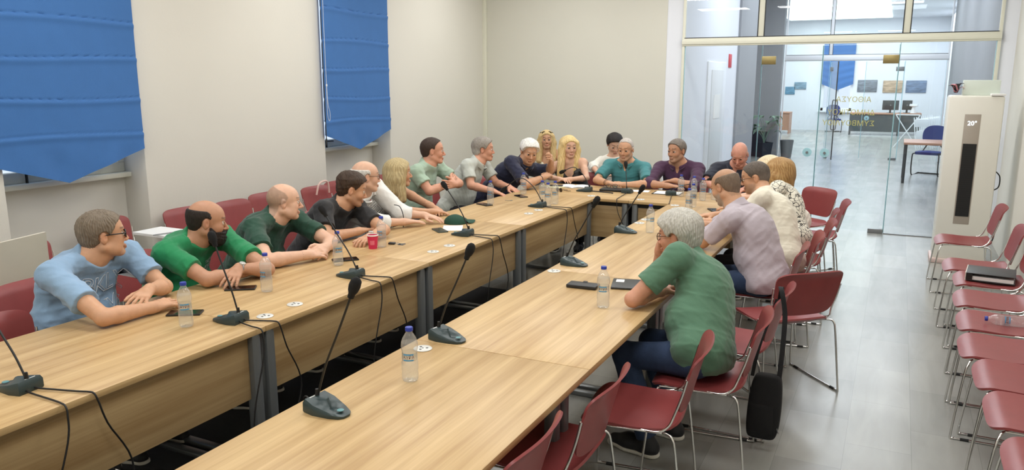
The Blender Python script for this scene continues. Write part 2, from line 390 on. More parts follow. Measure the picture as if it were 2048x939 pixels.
# skylight-like luminous ceiling field of the far room
SKY = mat('luminous_ceiling', (232, 250, 245), .5, emit=2.2)
tag(MB().box((-3.75, 21.5, 3.92), (-.45, 30.3, 3.945)).build('luminous_ceiling_panel', SKY), 'large pale luminous ceiling field of the far room', 'ceiling light')
tr = thing('track_light', 'black track of small spotlights on the far ceiling', 'track light', (-.05, 25.5, 3.95))
MB().box((-.015, -3, -.03), (.015, 3, 0)).build('rail', STEEL, tr)
for k in range(5): MB().tube([(0, -2.2+k*1.1, -.03), (0, -2.2+k*1.1, -.08), (.02, -2.16+k*1.1, -.16)], [.008, .02, .035], 8).build('spotlight', STEEL, tr)
pt2, c2 = partition(20.2, -2.58, .92, 2.28, 2.42, 'white framed second glass wall between hall and far room', (-1.55,), ((-2.55, -1.55), (.05, .88)), ztop=HC, mt=WFRAME)
glass_door(20.2, -1.52, 1, .8, math.radians(-75), 'open glass door leaf swung into the hall, dark handle', hmat=STEEL)
glass_door(20.2, .04, -1, .8, 0, 'closed glass leaf of the second glass wall beyond the hall', hmat=STEEL, handle='knob')
hd = S(MB().box((-2.625, 11.9, 0), (-2.60, 13.25, 2.12), bev=.004).build('door_1', WFRAME))
MB().box((-2.60, 12.15, .1), (-2.592, 13.0, 2.0), bev=.003).build('door_panel', mat('pale_panel', (222, 224, 226), .5), hd)
MB().box((-2.592, 12.35, 1.25), (-2.588, 12.8, 1.62)).build('notice', PAPER, hd)
v, f = text_mesh('▬▬▬', .05, .0004)
sg = thing('fire_sign', 'small red sign high on the hall wall by the door', 'sign', (-2.62, 13.6, 2.15))
MB().box((0, -.12, -.1), (.01, .12, .12), bev=.002).build('sign_plate', mat('red_sign', (205, 40, 60), .5), sg)
# ------------------------------------------------------------------ tables
TZ = .74
LEG = mat('table_leg_steel', (120, 124, 126), .35, .5, noise=.03)
SOCK = mat('socket_plate', (214, 214, 208), .4, noise=.02)
def socket(parent, x, y):
    m = MB().lathe([(0, .0), (.038, .0), (.040, .002), (.038, .004), (0, .004)], 24, c=(x, y, 0))
    o = m.build('power_socket', SOCK, parent, smooth=50)
    h = MB()
    for k in range(3):
        a = k*2*PI/3+.5; h.lathe([(0, .0045), (.006, .0045), (.006, .001)], 8, c=(x+.018*math.cos(a), y+.018*math.sin(a), 0))
    h.lathe([(0, .0046), (.004, .0046), (.004, .001)], 8, c=(x, y, 0))
    h.build('socket_hole', BLACK, o)
def table(x0, x1, y0, y1, inner, label, group, wood, socks=()):
    """inner: side carrying the modesty panel: '+x', '-x' or '-y'"""
    cx, cy = (x0+x1)/2, (y0+y1)/2; t = thing('conference_table', label, 'table', (cx, cy, 0), 0, group)
    a, b = (x1-x0)/2, (y1-y0)/2; g = .0012
    top = MB().box((-a+g, -b+g, TZ-.026), (a-g, b-g, TZ), bev=.0015).build('tabletop', wood, t)
    for (sx, sy) in socks:
        o_ = bpy.data.objects.new('tmp', None)
        socket(t, sx-cx, sy-cy)
    for c in [q for q in bpy.data.objects if q.parent == t and q.name.startswith('power_socket')]: c.location = (0, 0, TZ)
    if inner in '+x-x':
        s = 1 if inner == '+x' else -1; px = s*(a-.045)
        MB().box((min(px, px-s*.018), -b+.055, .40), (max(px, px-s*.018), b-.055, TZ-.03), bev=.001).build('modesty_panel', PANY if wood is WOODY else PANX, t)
        for e in (-1, 1):
            ly = e*(b-.045)
            MB().box((px-.03, ly-.03, .02), (px+.03, ly+.03, TZ-.028), bev=.02).build('leg', LEG, t)
            MB().box((-s*(a-.14)-.03, ly-.03, .02), (-s*(a-.14)+.03, ly+.03, TZ-.028), bev=.02).build('leg', LEG, t)
            MB().box((-a+.06, ly-.025, .0), (a-.02, ly+.025, .03), bev=.008).build('foot_bar', LEG, t)
        MB().box((-.03, -b+.07, TZ-.09), (.03, b-.07, TZ-.03)).build('cable_tray', BLACK, t)
    else:
        py = -b+.06
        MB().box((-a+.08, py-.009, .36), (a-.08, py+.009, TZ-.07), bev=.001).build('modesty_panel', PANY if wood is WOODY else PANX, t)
        MB().box((-a+.05, py-.005, TZ-.075), (a-.05, py+.02, TZ-.028)).build('cable_tray', BLACK, t)
        for e in (-1, 1):
            lx = e*(a-.05)
            MB().box((lx-.03, py-.03, .02), (lx+.03, py+.03, TZ-.028), bev=.02).build('leg', LEG, t)
            MB().box((lx-.03, b-.17, .02), (lx+.03, b-.11, TZ-.028), bev=.02).build('leg', LEG, t)
            MB().box((lx-.025, -b+.03, 0), (lx+.025, b-.06, .03), bev=.008).build('foot_bar', LEG, t)
    return t
LJ = [-.25, 1.16, 2.57, 3.98, 5.37, 6.93]
Ltxt = ['left row table nearest the camera, bearing only a microphone', 'left row table with the first seated man and a bottle', 'left row table before the two men in green shirts', 'left row table with the red paper cup', 'left row table at the far end with the clustered bottles']
lsock = [(), (), ((-2.65, 2.68), (-2.66, 2.90)), ((-2.68, 4.25), (-2.68, 4.46)), ((-2.74, 5.87), (-2.74, 6.07))]
Ltxt = ['left row table at the lower left corner of the view', 'left row table under the elbow of the man in light blue', 'left row table before the two men in green shirts', 'left row table with the red paper cup', 'left row table with the clustered bottles, joining the far row']
for i in range(5): table(-3.42, -2.54, LJ[i], LJ[i+1], '+x', Ltxt[i], 'conference tables of the left row', WOODY, lsock[i])
RJ = [-.1, 1.31, 2.72, 4.15, 5.57, 6.93]
rsock = [(), ((-1.72, 2.63),), ((-1.755, 4.12),), (), ((-1.765, 5.86), (-1.765, 6.03), (-1.74, 6.85))]
Rtxt = ['right row table at the bottom edge of the view', 'right row table with a lone bottle beside two microphones', 'right row table under the black wallet', 'right row table before the man in lavender', 'right row table with the row of bottles at the far end']
for i in range(5): table(-1.81, -1.0, RJ[i], RJ[i+1], '-x', Rtxt[i], 'conference tables of the right row', WOODY, rsock[i])
table(-3.42, -2.20, 6.932, 7.80, '-y', 'far row table in front of the woman with long blonde hair', 'conference tables of the far row', WOODX, ((-2.62, 7.06),))
table(-2.20, -1.0, 6.932, 7.80, '-y', 'far row table in front of the man in purple', 'conference tables of the far row', WOODX, ((-2.12, 7.05),))

tag(MB().box((-3.46, -1.1, 0), (-1.70, 6.0, .008), bev=.002).build('floor_mat', mat('charcoal_carpet', (42, 44, 47), .95, noise=.12, nscale=40, bump=.3, bscale=300)), 'dark grey carpet strip on the floor between the two table rows', 'carpet')
# ------------------------------------------------------------------ chairs
def shell(w0, w1, l, curve, thick, rnd_, nu=14, nv=12):
    """rounded-rectangle sheet param; returns fn(u,v)->(a along length, b across) """
    def fn(u, v):
        a = 2*u-1; b = 2*v-1; n = rnd_
        # squircle mapping
        k = (abs(a)**n+abs(b)**n)**(1/n) if (a or b) else 1; m = max(abs(a), abs(b)) or 1
        return (a*m/k if k else 0), (b*m/k if k else 0)
    return fn
sq = shell(0, 0, 0, 0, 0, 5.5)
def make_chair():
    t = thing('stacking_chair', 'chair', 'chair', (0, 0, 0))
    def seat(u, v):
        a, b = sq(u, v); x = a*.215+.01; w_ = .222-.012*(a < 0)*(-a); y = b*w_
        z = .445 + .010*b*b - .008*math.exp(-((a+.2)/.5)**2) - .030*max(0, a-.65)**2/.12 + .03*max(0, -a-.7)**2/.09
        return (x, y, z)
    MB().grid(seat, 20, 16, thick=.011).build('seat', MAROON, t, smooth=60)
    def back(u, v):
        a, b = sq(u, v); s_ = (a+1)/2
        w_ = .195+.033*s_; y = b*w_; z = .505+.275*s_
        x = -.175-.075*s_ + .030*(1-b*b)*-1 + .030 - .028*max(0, s_-.82)**2/.03*.9
        x = -.185-.07*s_ - .030*(1-b*b) + .0 - .020*(max(0, s_-.8)/.2)**2
        return (x, y, z)
    MB().grid(back, 20, 16, thick=-.009).build('backrest', MAROON, t, smooth=60)
    for s_ in (-1, 1):
        m = MB(); y = .235
        m.tube(spline([(.12, s_*.16, .425), (.165, s_*.19, .425), (.185, s_*.215, .41), (.205, s_*.235, .33), (.235, s_*.262, .03), (.225, s_*.265, .008), (.19, s_*.265, .007), (0, s_*.262, .007), (-.20, s_*.262, .007), (-.235, s_*.262, .01), (-.24, s_*.26, .035), (-.20, s_*.245, .36), (-.185, s_*.24, .425), (-.16, s_*.225, .436), (-.10, s_*.18, .425)], 5), .0058, 7)
        m.build('leg_frame', CHROME, t, smooth=80)
        r = MB().tube(spline([(-.02, s_*.205, .437), (-.09, s_*.228, .440), (-.135, s_*.232, .448), (-.168, s_*.222, .475), (-.186, s_*.212, .52), (-.212, s_*.219, .60), (-.232, s_*.226, .68)], 5), .0055, 7)
        r.tube([(.17, s_*.224, .436), (-.14, s_*.226, .438)], .0042, 6)
        r.build('back_rod', CHROME, t, smooth=80)
        for x in (.17, -.19): MB().tube([(x-.02, s_*.264, .006), (x+.02, s_*.264, .006)], .0085, 8).build('glide', BLACK, t)
    return t
chair0 = make_chair(); used = [False]
def chair(x, y, rz, label, group, tip=None):
    if not used[0]:
        used[0] = True; c = chair0; c.location = (x, y, 0); c.rotation_euler = (0, 0, rz); c['label'] = label; c['group'] = group
    else: c = dup(chair0, (x, y, 0), rz, label, group)
    return c
GR = 'maroon chairs along the right wall'
rc_ = [(7.88, 'maroon chair beside the tall white air conditioner'), (6.79, 'second maroon chair along the right wall, behind the black binder'),
       (6.33, 'maroon chair along the right wall carrying the black binder'), (5.74, 'empty maroon wall chair between the binder chair and the bottle chair'),
       (5.20, 'maroon chair along the right wall with a bottle lying on it'), (4.69, 'empty maroon wall chair just nearer than the one with the lying bottle'),
       (4.24, 'maroon wall chair holding the dark folded umbrella at the right edge'), (3.78, 'maroon wall chair in the lower right, second from the bottom edge'),
       (3.27, 'maroon wall chair cut by the bottom right corner of the view')]
for i, (y, l) in enumerate(rc_): chair((.62, .64, .69, .66, .65, .63, .67, .68, .70)[i], y, PI+(.0 if i else .02), l, GR)
GT = 'maroon chairs on the aisle side of the right tables'
chair(-1.20, 2.06, PI+.03, 'nearest maroon chair at the right table, only its backrest top in view', GT)
chair(-1.14, 2.60, PI+.02, 'empty maroon chair at the right table, second from the camera', GT)
chair(-.92, 3.12, PI+.12, 'empty maroon chair with its red seat fully seen before the man in dull green', GT)
chair(-.75, 3.64, PI+.08, 'maroon chair the white haired man in dull green sits on', GT)
chair(-.72, 4.21, PI-.02, 'maroon chair with the black shoulder bag hanging from its back', GT)
chair(-.54, 4.84, 2.30, 'maroon chair turned askew into the aisle behind the lavender shirt', GT)
chair(-.76, 5.38, PI, 'maroon chair under the man in the lavender shirt', GT)
chair(-.70, 5.82, PI+.12, 'maroon chair under the man in the cream tee', GT)
chair(-.66, 6.42, PI+.10, 'maroon chair under the woman in the patterned blouse', GT)
chair(-.68, 6.98, PI+.02, 'maroon chair behind the woman in the patterned blouse with a rod seen from the aisle', GT)
chair(-.62, 7.55, PI+.12, 'maroon chair under the pale blonde woman, backrest rim by the aisle', GT)
chair(-.80, 8.15, PI+.9, 'upright maroon chair farthest on the aisle side by the patterned blouse', GT)
GL = 'maroon chairs under the people of the left row'
for x, y, rz, l in ((-3.44, 1.98, .0, 'maroon chair pushed under the left table beside the light blue shirt'),
                    (-3.93, 2.52, .04, 'maroon chair under the man in the light blue tee'),
                    (-4.02, 3.22, .05, 'maroon chair under the bearded man in bright green'),
                    (-4.02, 3.86, .05, 'maroon chair under the bald man in dark green'),
                    (-4.0, 4.52, .05, 'maroon chair under the man in the black tee'),
                    (-4.06, 5.04, 0, 'maroon chair under the old man in the white shirt'),
                    (-4.12, 5.55, 0, 'maroon chair under the woman with the checked top'),
                    (-4.18, 6.12, 0, 'maroon chair under the man in the mint tee'),
                    (-4.14, 6.85, 0, 'maroon chair under the man in the pale grey polo'),
                    (-4.02, 7.60, -.3, 'maroon chair under the white haired man in navy')): chair(x, y, rz, l, GL)
GF = 'maroon chairs behind the far row'
for x, y, rz, l in ((-3.22, 8.30, -PI/2, 'maroon chair under the blonde woman in the black top'), (-2.58, 8.32, -PI/2, 'maroon chair under the man in the teal polo'),
                    (-2.02, 8.32, -PI/2, 'maroon chair under the man in purple'), (-1.40, 8.35, -PI/2, 'maroon chair under the bald man in dark navy'),
                    (-3.92, 9.0, -PI/2+.1, 'maroon chair under the woman with sunglasses on her head'), (-3.02, 9.0, -PI/2, 'maroon chair under the dark haired woman in white'),
                    (-3.22, 9.42, -PI/2-.1, 'empty maroon chair seen between the blonde woman and the teal polo')): chair(x, y, rz, l, GF)
GW = 'maroon chairs along the window wall'
TAB = mat('beige_laminate', (206, 198, 182), .5, noise=.02)
def tablet(parent_label, x, y, z, up, mt_, label, rz=0):
    t = thing('writing_tablet', label, 'writing tablet', (x, y, z), rz)
    return t
wl = [(-5.0, 3.10, 'maroon wall chair with a tan strap over it behind the tilted beige tablet'), (-5.32, 3.98, 'maroon chair standing in the window niche behind the bearded man'),
      (-5.16, 4.62, 'maroon wall chair half behind the bearded head in bright green'), (-5.10, 5.10, 'maroon wall chair between the bearded man and the dark green tee'),
      (-5.18, 5.60, 'maroon wall chair peeking out left of the dark green shoulder'), (-5.05, 6.18, 'maroon wall chair with a pale handbag handle behind the black tee'),
      (-5.12, 6.62, 'maroon wall chair just behind the head of the man in black'), (-5.0, 7.22, 'maroon wall chair between the old man and the woman with the checked top')]
WCH = []
for x, y, l in wl: WCH.append(chair(x, y, 0, l, GW))
chair(-4.62, 2.20, .1, 'maroon chair in the second row at the left edge, under the beige tablet', GW)
# writing tablets belong to their chairs
m = MB().prism([(-.15, -.2), (.11, -.2), (.15, -.16), (.15, .13), (.10, .17), (-.15, .17)], 0, .016, M=Matrix.Translation((-4.42+5.0, 2.60-3.10, .83)) @ Matrix.Rotation(math.radians(95), 4, 'Y') @ Matrix.Rotation(.06, 4, 'Z'))
o = m.build('writing_tablet', TAB, WCH[0]); o['label'] = 'beige tablet folded upright'
MB().tube(spline([(.46, -.48, .80), (.40, -.38, .60), (.25, -.26, .45), (.1, -.2, .43)], 5), .009, 7).build('tablet_arm', CHROME, WCH[0])
m = MB().prism([(-.2, -.14), (.2, -.14), (.22, -.1), (.22, .12), (-.2, .12)], 0, .018, M=Matrix.Translation((.32, .10, .69)))
o = m.build('writing_tablet', PAPER, WCH[1]); o['label'] = 'white tablet folded flat'
MB().tube(spline([(.3, .1, .69), (.26, .2, .60), (.15, .25, .46), (.05, .2, .43)], 5), .008, 7).build('tablet_arm', WFRAME, WCH[1])
tag(MB().tube([(-4.92, 3.9, .716), (-4.85, 4.12, .716)], .0045, 8).build('pen', STEEL), 'thin pen lying on the white writing tablet', 'pen')
tag(MB().tube(spline([(-5.23, 2.95, .80), (-5.20, 3.0, .788), (-5.17, 3.1, .72), (-5.15, 3.22, .62), (-5.14, 3.3, .52)], 6), .016, 8).build('bag_strap', mat('tan_leather', (176, 132, 84), .6, noise=.06)), 'tan leather strap slung over the wall chair', 'strap')
tag(MB().tube(spline([(-5.26, 6.14, .70), (-5.25, 6.17, .80), (-5.25, 6.24, .83), (-5.25, 6.31, .81), (-5.26, 6.34, .70)], 6), .010, 8).build('handbag_handle', mat('pale_pink_leather', (222, 190, 180), .5, noise=.04)), 'pale pink handbag handle on the wall chair behind the black tee', 'handbag')

# ------------------------------------------------------------------ microphones
def microphone(x, y, rz, head, label, cab=2, sag=0, drop=True, inner=1):
    """front (user side) is local +X; head = world position of the capsule"""
    t = thing('table_microphone', label, 'microphone', (x, y, TZ), rz, 'gooseneck microphones on the tables')
    prof = []
    def ring(z, k, h):
        pts = [(-.078, -.050), (-.078, .050), (-.03, .056), (.035, .044), (.070, .030), (.082, .014), (.082, -.014), (.070, -.030), (.035, -.044), (-.03, -.056)]
        return [(px*k-.0, py*k, z if h is None else h(px)) for px, py in pts]
    b = MB(); n = 10
    top = lambda px: .048-.036*((px+.078)/.16)**.9
    rings = [ring(.0, .97, None), ring(.006, 1.0, None), ring(0, .99, lambda p: top(p)*.75), ring(0, .90, lambda p: top(p)), ring(0, .55, lambda p: top(p)+.0015), ring(0, .1, lambda p: top(p)+.0015)]
    V = [p for r in rings for p in r]; F = []
    for i in range(len(rings)-1):
        for k in range(n): F.append((i*n+k, i*n+(k+1) % n, (i+1)*n+(k+1) % n, (i+1)*n+k))
    F.append(tuple(reversed(range(n)))); F.append(tuple((len(rings)-1)*n+k for k in range(n)))
    F = [tuple(reversed(q)) for q in F]
    b.add(V, F).build('base', MIC, t, smooth=38)
    MB().lathe([(0, .0), (.012, .0), (.012, .002), (0, .003)], 14, c=(.052, 0, top(.052)+.0015)).build('talk_button', mat('teal_button', (92, 140, 145), .4), t)
    MB().box((-.066, -.03, .0465), (-.056, .012, .0485)).build('badge', SOCK, t)
    R = Matrix.Rotation(-rz, 3, 'Z'); hp = R @ (Vector(head)-Vector((x, y, TZ)))
    a = Vector((-.058, 0, .042)); L_ = (hp-a).length
    p1 = a.lerp(hp, .25)+Vector((0, 0, (.05+sag*.7)*L_)); p2 = a.lerp(hp, .60)+Vector((0, 0, (.02+sag)*L_)); 
    path = spline([a, p1, p2, hp], 8)
    MB().tube([a, a+Vector((0, 0, .03))], [.009, .006], 10).build('stem_collar', BLACK, t)
    MB().tube(path, .0042, 7).build('gooseneck', BLACK, t, smooth=80)
    d = (path[-1]-path[-2]).normalized()
    q = d.to_track_quat('Z', 'Y').to_matrix().to_4x4(); q.translation = hp-d*.01
    MB().lathe([(0, -.015), (.011, -.015), (.012, 0), (.017, .012), (.020, .03), (.018, .05), (.010, .060), (0, .062)], 16, M=q).build('windscreen', FOAM, t, smooth=60)
    if cab:
        for k in range(cab):
            y0 = -.015+.03*k; ex = inner
            # cable leaves at the rear and drops over the inner table edge; e is the edge distance in local -X
            dx = -ex
            pts = [(-.076, y0, .012), (-.092, y0+.01*k, .010), (min(-.1, dx+.06), y0+.03*(k*2-1), .007), (dx+.015, y0+.04*(k*2-1), .007), (dx-.008, y0+.045*(k*2-1), .002), (dx-.02, y0+.05*(k*2-1), -.03), (dx-.03, y0+.07*(k*2-1), -.12), (dx-.035, y0+.16*(k*2-1), -.35), (dx-.03, y0+.10*(k*2-1)+.08, -.60)] if drop else [(-.076, y0, .012), (-.09, y0+.01, .009), (dx+.012, y0+.05, .007), (dx-.008, y0+.055, .002), (dx-.016, y0+.058, -.03), (dx-.02, y0+.06, -.2)]
            MB().tube(spline(pts, 6), .0036, 6).build('cable', CABLE, t, smooth=80)
    return t
microphone(-2.83, 1.60, PI+.12, (-2.97, 1.60, 1.055), 'gooseneck microphone at the lower left corner, head out of view', inner=.30)
microphone(-2.75, 2.55, PI+.1, (-2.82, 2.56, 1.115), 'gooseneck microphone whose head covers the green shirted man’s beard', inner=.225)
microphone(-2.77, 3.48, PI+.05, (-2.94, 3.49, 1.10), 'gooseneck microphone before the dark green tee, head in front of the black tee', inner=.24)
microphone(-2.79, 4.82, PI+.05, (-2.92, 4.82, 1.085), 'gooseneck microphone before the mint tee and the crossed arms', inner=.26, sag=.05)
microphone(-2.83, 6.23, PI, (-3.15, 6.23, .885), 'low arched gooseneck microphone beside the clustered bottles', inner=.30, sag=.35)
microphone(-2.80, 7.33, PI+.1, (-3.04, 7.36, .93), 'arched gooseneck microphone before the blonde woman in black', inner=.30, sag=.3, drop=False)
microphone(-2.37, 7.45, PI/2, (-2.42, 7.50, 1.00), 'gooseneck microphone facing the man in the teal polo', inner=.53, cab=1)
microphone(-1.66, 1.95, -.12, (-1.54, 1.95, 1.185), 'largest gooseneck microphone, nearest on the right row', inner=.16, cab=1, drop=False)
microphone(-1.68, 2.78, -.15, (-1.59, 2.80, 1.13), 'gooseneck microphone beside the lone bottle on the right row', inner=.14, cab=1, drop=False)
microphone(-1.70, 4.32, -.12, (-1.58, 4.32, 1.13), 'gooseneck microphone near the black wallet', inner=.125, cab=1, drop=False)
microphone(-1.74, 5.45, -.12, (-1.64, 5.45, 1.06), 'gooseneck microphone past the grey haired man’s head', inner=.10, cab=1, drop=False)
microphone(-1.95, 7.50, PI/2+.3, (-1.60, 7.62, .90), 'grey gooseneck microphone among the far right bottles', inner=.6, cab=1, drop=False)

# ------------------------------------------------------------------ bottles
def make_bottle():
    t = thing('water_bottle', 'b', 'bottle')
    prof = [(0, .006), (.020, .002), (.027, .004), (.031, .012), (.0315, .03), (.030, .04), (.0315, .05), (.0315, .078), (.029, .085), (.0285, .118), (.031, .126), (.0325, .140), (.031, .155), (.025, .172), (.016, .187), (.0125, .192), (.0125, .203)]
    MB().lathe(prof, 28).build('bottle_body', PET, t, smooth=70)
    MB().lathe([(0, .008)]+[(r-.0012, z) for r, z in prof[2:13]]+[(0, .1545)], 24).build('water', WATER, t, smooth=70)
    MB().lathe([(.0135, .198), (.0145, .199), (.0145, .211), (.0135, .213), (0, .213)], 20).build('cap', BCAP, t, smooth=40)
    lb = glassmat('label_film', (.86, .90, .93), .10, .4, .3)
    MB().lathe([(.0294, .086), (.0290, .117)], 24).build('label_film', lb, t, smooth=70)
    v, f = text_mesh('ΑΥΡΑ', .017, .0001)
    o = []
    for p in v:
        a = p[0]/.0297-1.15; o.append((.0297*math.cos(a), .0297*math.sin(a), .1015+p[1]))
    MB().add(o, f).build('label_lettering', mat('label_red', (120, 50, 60), .5), t, smooth=180)
    for z in (.113, .091):
        mm = MB().lathe([(.0297, z-.003), (.0297, z+.002)], 10, a0=-1.9, a1=-.5); mm.build('label_wave', mat('label_blue', (70, 150, 200), .5), t, smooth=70)
    return t
B0 = make_bottle()
bl = [(-2.86, 2.40, 'water bottle before the light blue tee, nearest on the left row'), (-2.96, 3.02, 'water bottle standing before the bright green tee'),
      (-3.00, 3.67, 'water bottle by the clasped hands of the man in dark green'), (-3.07, 4.22, 'water bottle right behind the red cup'),
      (-3.28, 6.20, 'water bottle before the pale grey polo'), (-3.27, 6.88, 'water bottle before the elbow of the man in navy'),
      (-2.86, 6.42, 'back left bottle of the three clustered bottles on the left row'), (-2.75, 6.30, 'front bottle of the three clustered bottles on the left row'), (-2.74, 6.44, 'back right bottle of the three clustered bottles on the left row'),
      (-1.83, 7.42, 'leftmost bottle of the far right cluster'), (-1.69, 7.36, 'second bottle from the left in the far right cluster'), (-1.58, 7.25, 'third bottle from the left in the back of the far right cluster'), (-1.49, 7.34, 'rightmost bottle of the far right cluster'),
      (-1.57, 6.82, 'bottle standing in front of the far right cluster, the farther of two'), (-1.53, 6.50, 'bottle standing in front of the far right cluster, the nearer of two'),
      (-1.58, 5.52, 'water bottle hidden behind the grey haired man save its cap'), (-1.24, 3.54, 'water bottle beside the black wallet on the right row'), (-1.57, 2.31, 'lone water bottle in the foreground between two microphones')]
for i, (x, y, l) in enumerate(bl):
    r = random.Random(i).uniform(-.6, .6)
    if i == 0: b = B0; b.location = (x, y, TZ); b.rotation_euler = (0, 0, r); b['label'] = l; b['group'] = 'plastic water bottles'
    else: dup(B0, (x, y, TZ), r, l, 'plastic water bottles')
b = dup(B0, (.60, 5.36, .474), 0, 'water bottle lying on its side on a wall chair', 'plastic water bottles'); b.rotation_euler = (PI/2, 0, PI/2+.12-PI)
b.location = (.78, 5.20, .470); b.rotation_euler = (0, -PI/2, .05)

# ------------------------------------------------------------------ small things
def slab(name, label, cat, x, y, z, sx, sy, sz, rz, m, bev=.004, group=None):
    o = MB().box((-sx/2, -sy/2, 0), (sx/2, sy/2, sz), bev=min(bev, sz*.45)).build(name, m, loc=(x, y, z), rot=rz)
    return tag(o, label, cat, group)
SCREEN = mat('phone_glass', (12, 13, 16), .12, noise=.02, spec=.6)
def phone(x, y, rz, label, case=BLACK, z=TZ):
    t = thing('mobile_phone', label, 'phone', (x, y, z), rz)
    MB().box((-.039, -.08, 0), (.039, .08, .009), bev=.0035).build('case', case, t)
    MB().box((-.036, -.077, .0088), (.036, .077, .0096)).build('screen', SCREEN, t)
    return t
phone(-3.03, 2.54, -1.0, 'black phone lying behind the nearest left bottle')
phone(-3.13, 3.00, -.95, 'black phone under the hand of the bearded man')
phone(-3.05, 3.80, -.7, 'dark phone beside the clasped hands of the man in dark green')
phone(-3.30, 6.12, 1.1, 'black phone before the pale grey polo', z=TZ)
phone(-3.22, 6.72, .9, 'small dark phone by the elbow of the man in navy')
phone(-3.02, 4.89, .9, 'grey green phone beside the dark green cap', mat('olive_case', (70, 84, 80), .5))
phone(-1.36, 6.72, .5, 'dark phone under the chin of the man in lavender')
slab('paper_sheet', 'white paper sheet under the dark green cap', 'paper', -2.99, 5.03, TZ, .15, .21, .0012, .5, PAPER, .0003)
# cap
cap = thing('baseball_cap', 'dark green cap lying on the left table', 'cap', (-3.07, 5.22, TZ), .9)
GCAP = mat('dark_green_twill', (22, 66, 50), .8, noise=.05, bump=.1, bscale=400)
def capf(u, v):
    a = u*2*PI; th = v*PI/2; r = .088*(1+.05*math.sin(3*a)); h = .07*(1-.35*max(0, math.cos(a-.6))*math.sin(th))
    return (r*math.cos(a)*math.cos(th)*1.1, r*math.sin(a)*math.cos(th)*.92, .002+h*math.sin(th)**.9)
MB().grid(capf, 32, 12).build('crown', GCAP, cap, smooth=80)
MB().grid(lambda u, v: ((.07+.09*math.cos((v-.5)*2.2)*u)*1.0, (v-.5)*.17*(1-.15*u), .012+.014*math.cos((v-.5)*3)-.01*u), 8, 12, thick=.003).build('visor', GCAP, cap, smooth=80)
MB().lathe([(0, .071), (.006, .0705), (.007, .068)], 10).build('top_button', GCAP, cap)
# paper cup
cup = thing('paper_cup', 'red takeaway paper cup on the left table', 'cup', (-3.10, 4.16, TZ))
MB().lathe([(0, .004), (.027, .004), (.027, 0), (.028, 0), (.037, .092), (.0365, .092)], 28).build('cup_wall', mat('raspberry_paper', (206, 42, 84), .5, noise=.03), cup, smooth=50)
MB().lathe([(.0372, .088), (.0395, .090), (.0395, .095), (.0375, .097), (.036, .094)], 28).build('rim', PAPER, cup, smooth=50)
MB().lathe([(0, .080), (.0355, .081)], 24).build('coffee', mat('milky_coffee', (214, 190, 160), .5), cup)
mm = MB().lathe([(.0325, .030), (.0352, .060)], 8, a0=-1.5, a1=-.6); mm.build('printed_panel', mat('cup_print', (226, 110, 130), .5), cup, smooth=60)
# keys
k = thing('key_bunch', 'bunch of keys with dark fob beside the red cup', 'keys', (-3.03, 4.34, TZ), .3)
MB().tube([(.018*math.cos(a*PI/6), .018*math.sin(a*PI/6), .006) for a in range(12)], .0015, 6, closed=True).build('ring', STEEL, k)
MB().box((-.06, -.018, 0), (-.012, .018, .014), bev=.006).build('fob', BLACK, k)
for a in (-.5, 0, .5): MB().box((.012, -.004, .001), (.06, .004, .0035), M=Matrix.Rotation(a, 4, 'Z')).lathe([(0, .001), (.011, .001), (.011, .0035), (0, .0035)], 12, M=Matrix.Rotation(a, 4, 'Z') @ Matrix.Translation((.022, 0, 0))).build('key', STEEL, k)
k2 = thing('key_bunch', 'thin key lying before the grey polo', 'keys', (-3.22, 6.44, TZ), .3)
MB().box((-.03, -.003, 0), (.03, .003, .003)).lathe([(0, .0), (.012, .0), (.012, .004), (0, .004)], 12, c=(.03, 0, 0)).build('key', STEEL, k2)
def specs(label, x, y, z, rz, frame, sc=1, name='sunglasses', tint=SCREEN):
    t = thing(name, label, 'glasses', (x, y, z), rz)
    for s_ in (-1, 1):
        pts = [(0, s_*.032+.026*math.cos(a*PI/8), .020+.019*math.sin(a*PI/8)) for a in range(16)]
        MB().tube(pts, .0028, 6, closed=True).build('rim', frame, t)
        MB().add([(0, p[1], p[2]) for p in pts], [tuple(range(16))]).build('lens', tint, t)
        MB().tube([(0, s_*.06, .026), (-.06, s_*.052, .010), (-.12, s_*.03, .004)], .0025, 6).build('temple', frame, t)
    MB().tube([(0, -.008, .026), (.002, 0, .029), (0, .008, .026)], .0022, 6).build('bridge', frame, t)
    return t
TORT = mat('tortoiseshell', (60, 34, 24), .3, noise=.3, nscale=60)
specs('tortoiseshell sunglasses lying by the clustered bottles', -3.02, 7.20, TZ, -2.2, TORT)
specs('reading glasses standing on the black notebook', -2.58, 7.55, TZ+.022, -1.2, DARK, name='reading_glasses', tint=glassmat('lens_clear', (.95, .95, .95), .08, .5))
nb = thing('notebook', 'thick black notebook before the teal polo', 'notebook', (-2.56, 7.50, TZ), .12)
MB().box((-.115, -.08, 0), (.115, .08, .022), bev=.004).build('cover', BLACK, nb); MB().box((.10, -.076, .003), (.1155, .076, .019)).build('pages', PAPER, nb)
nb = thing('notebook', 'open notebook with white pages before the blonde woman in black', 'notebook', (-3.02, 7.60, TZ), .2)
MB().grid(lambda u, v: ((u-.5)*.30, (v-.5)*.2, .004+.010*abs(math.sin((u-.5)*PI*2))**.6), 20, 4, thick=.004).build('pages', PAPER, nb); MB().box((-.155, -.105, 0), (.155, .105, .003)).build('cover', CREAM, nb)
nb = thing('notebook', 'pale notebook under the dark phone near the sunglasses', 'notebook', (-3.20, 7.48, TZ), -.3)
MB().box((-.12, -.08, 0), (.12, .08, .012), bev=.003).build('cover', mat('pale_yellow_cover', (220, 212, 170), .6), nb)
tp = thing('mobile_phone', 'dark phone lying on the pale notebook', 'phone', (-3.18, 7.50, TZ+.012), .3)
MB().box((-.07, -.036, 0), (.07, .036, .009), bev=.003).build('case', DARK, tp)
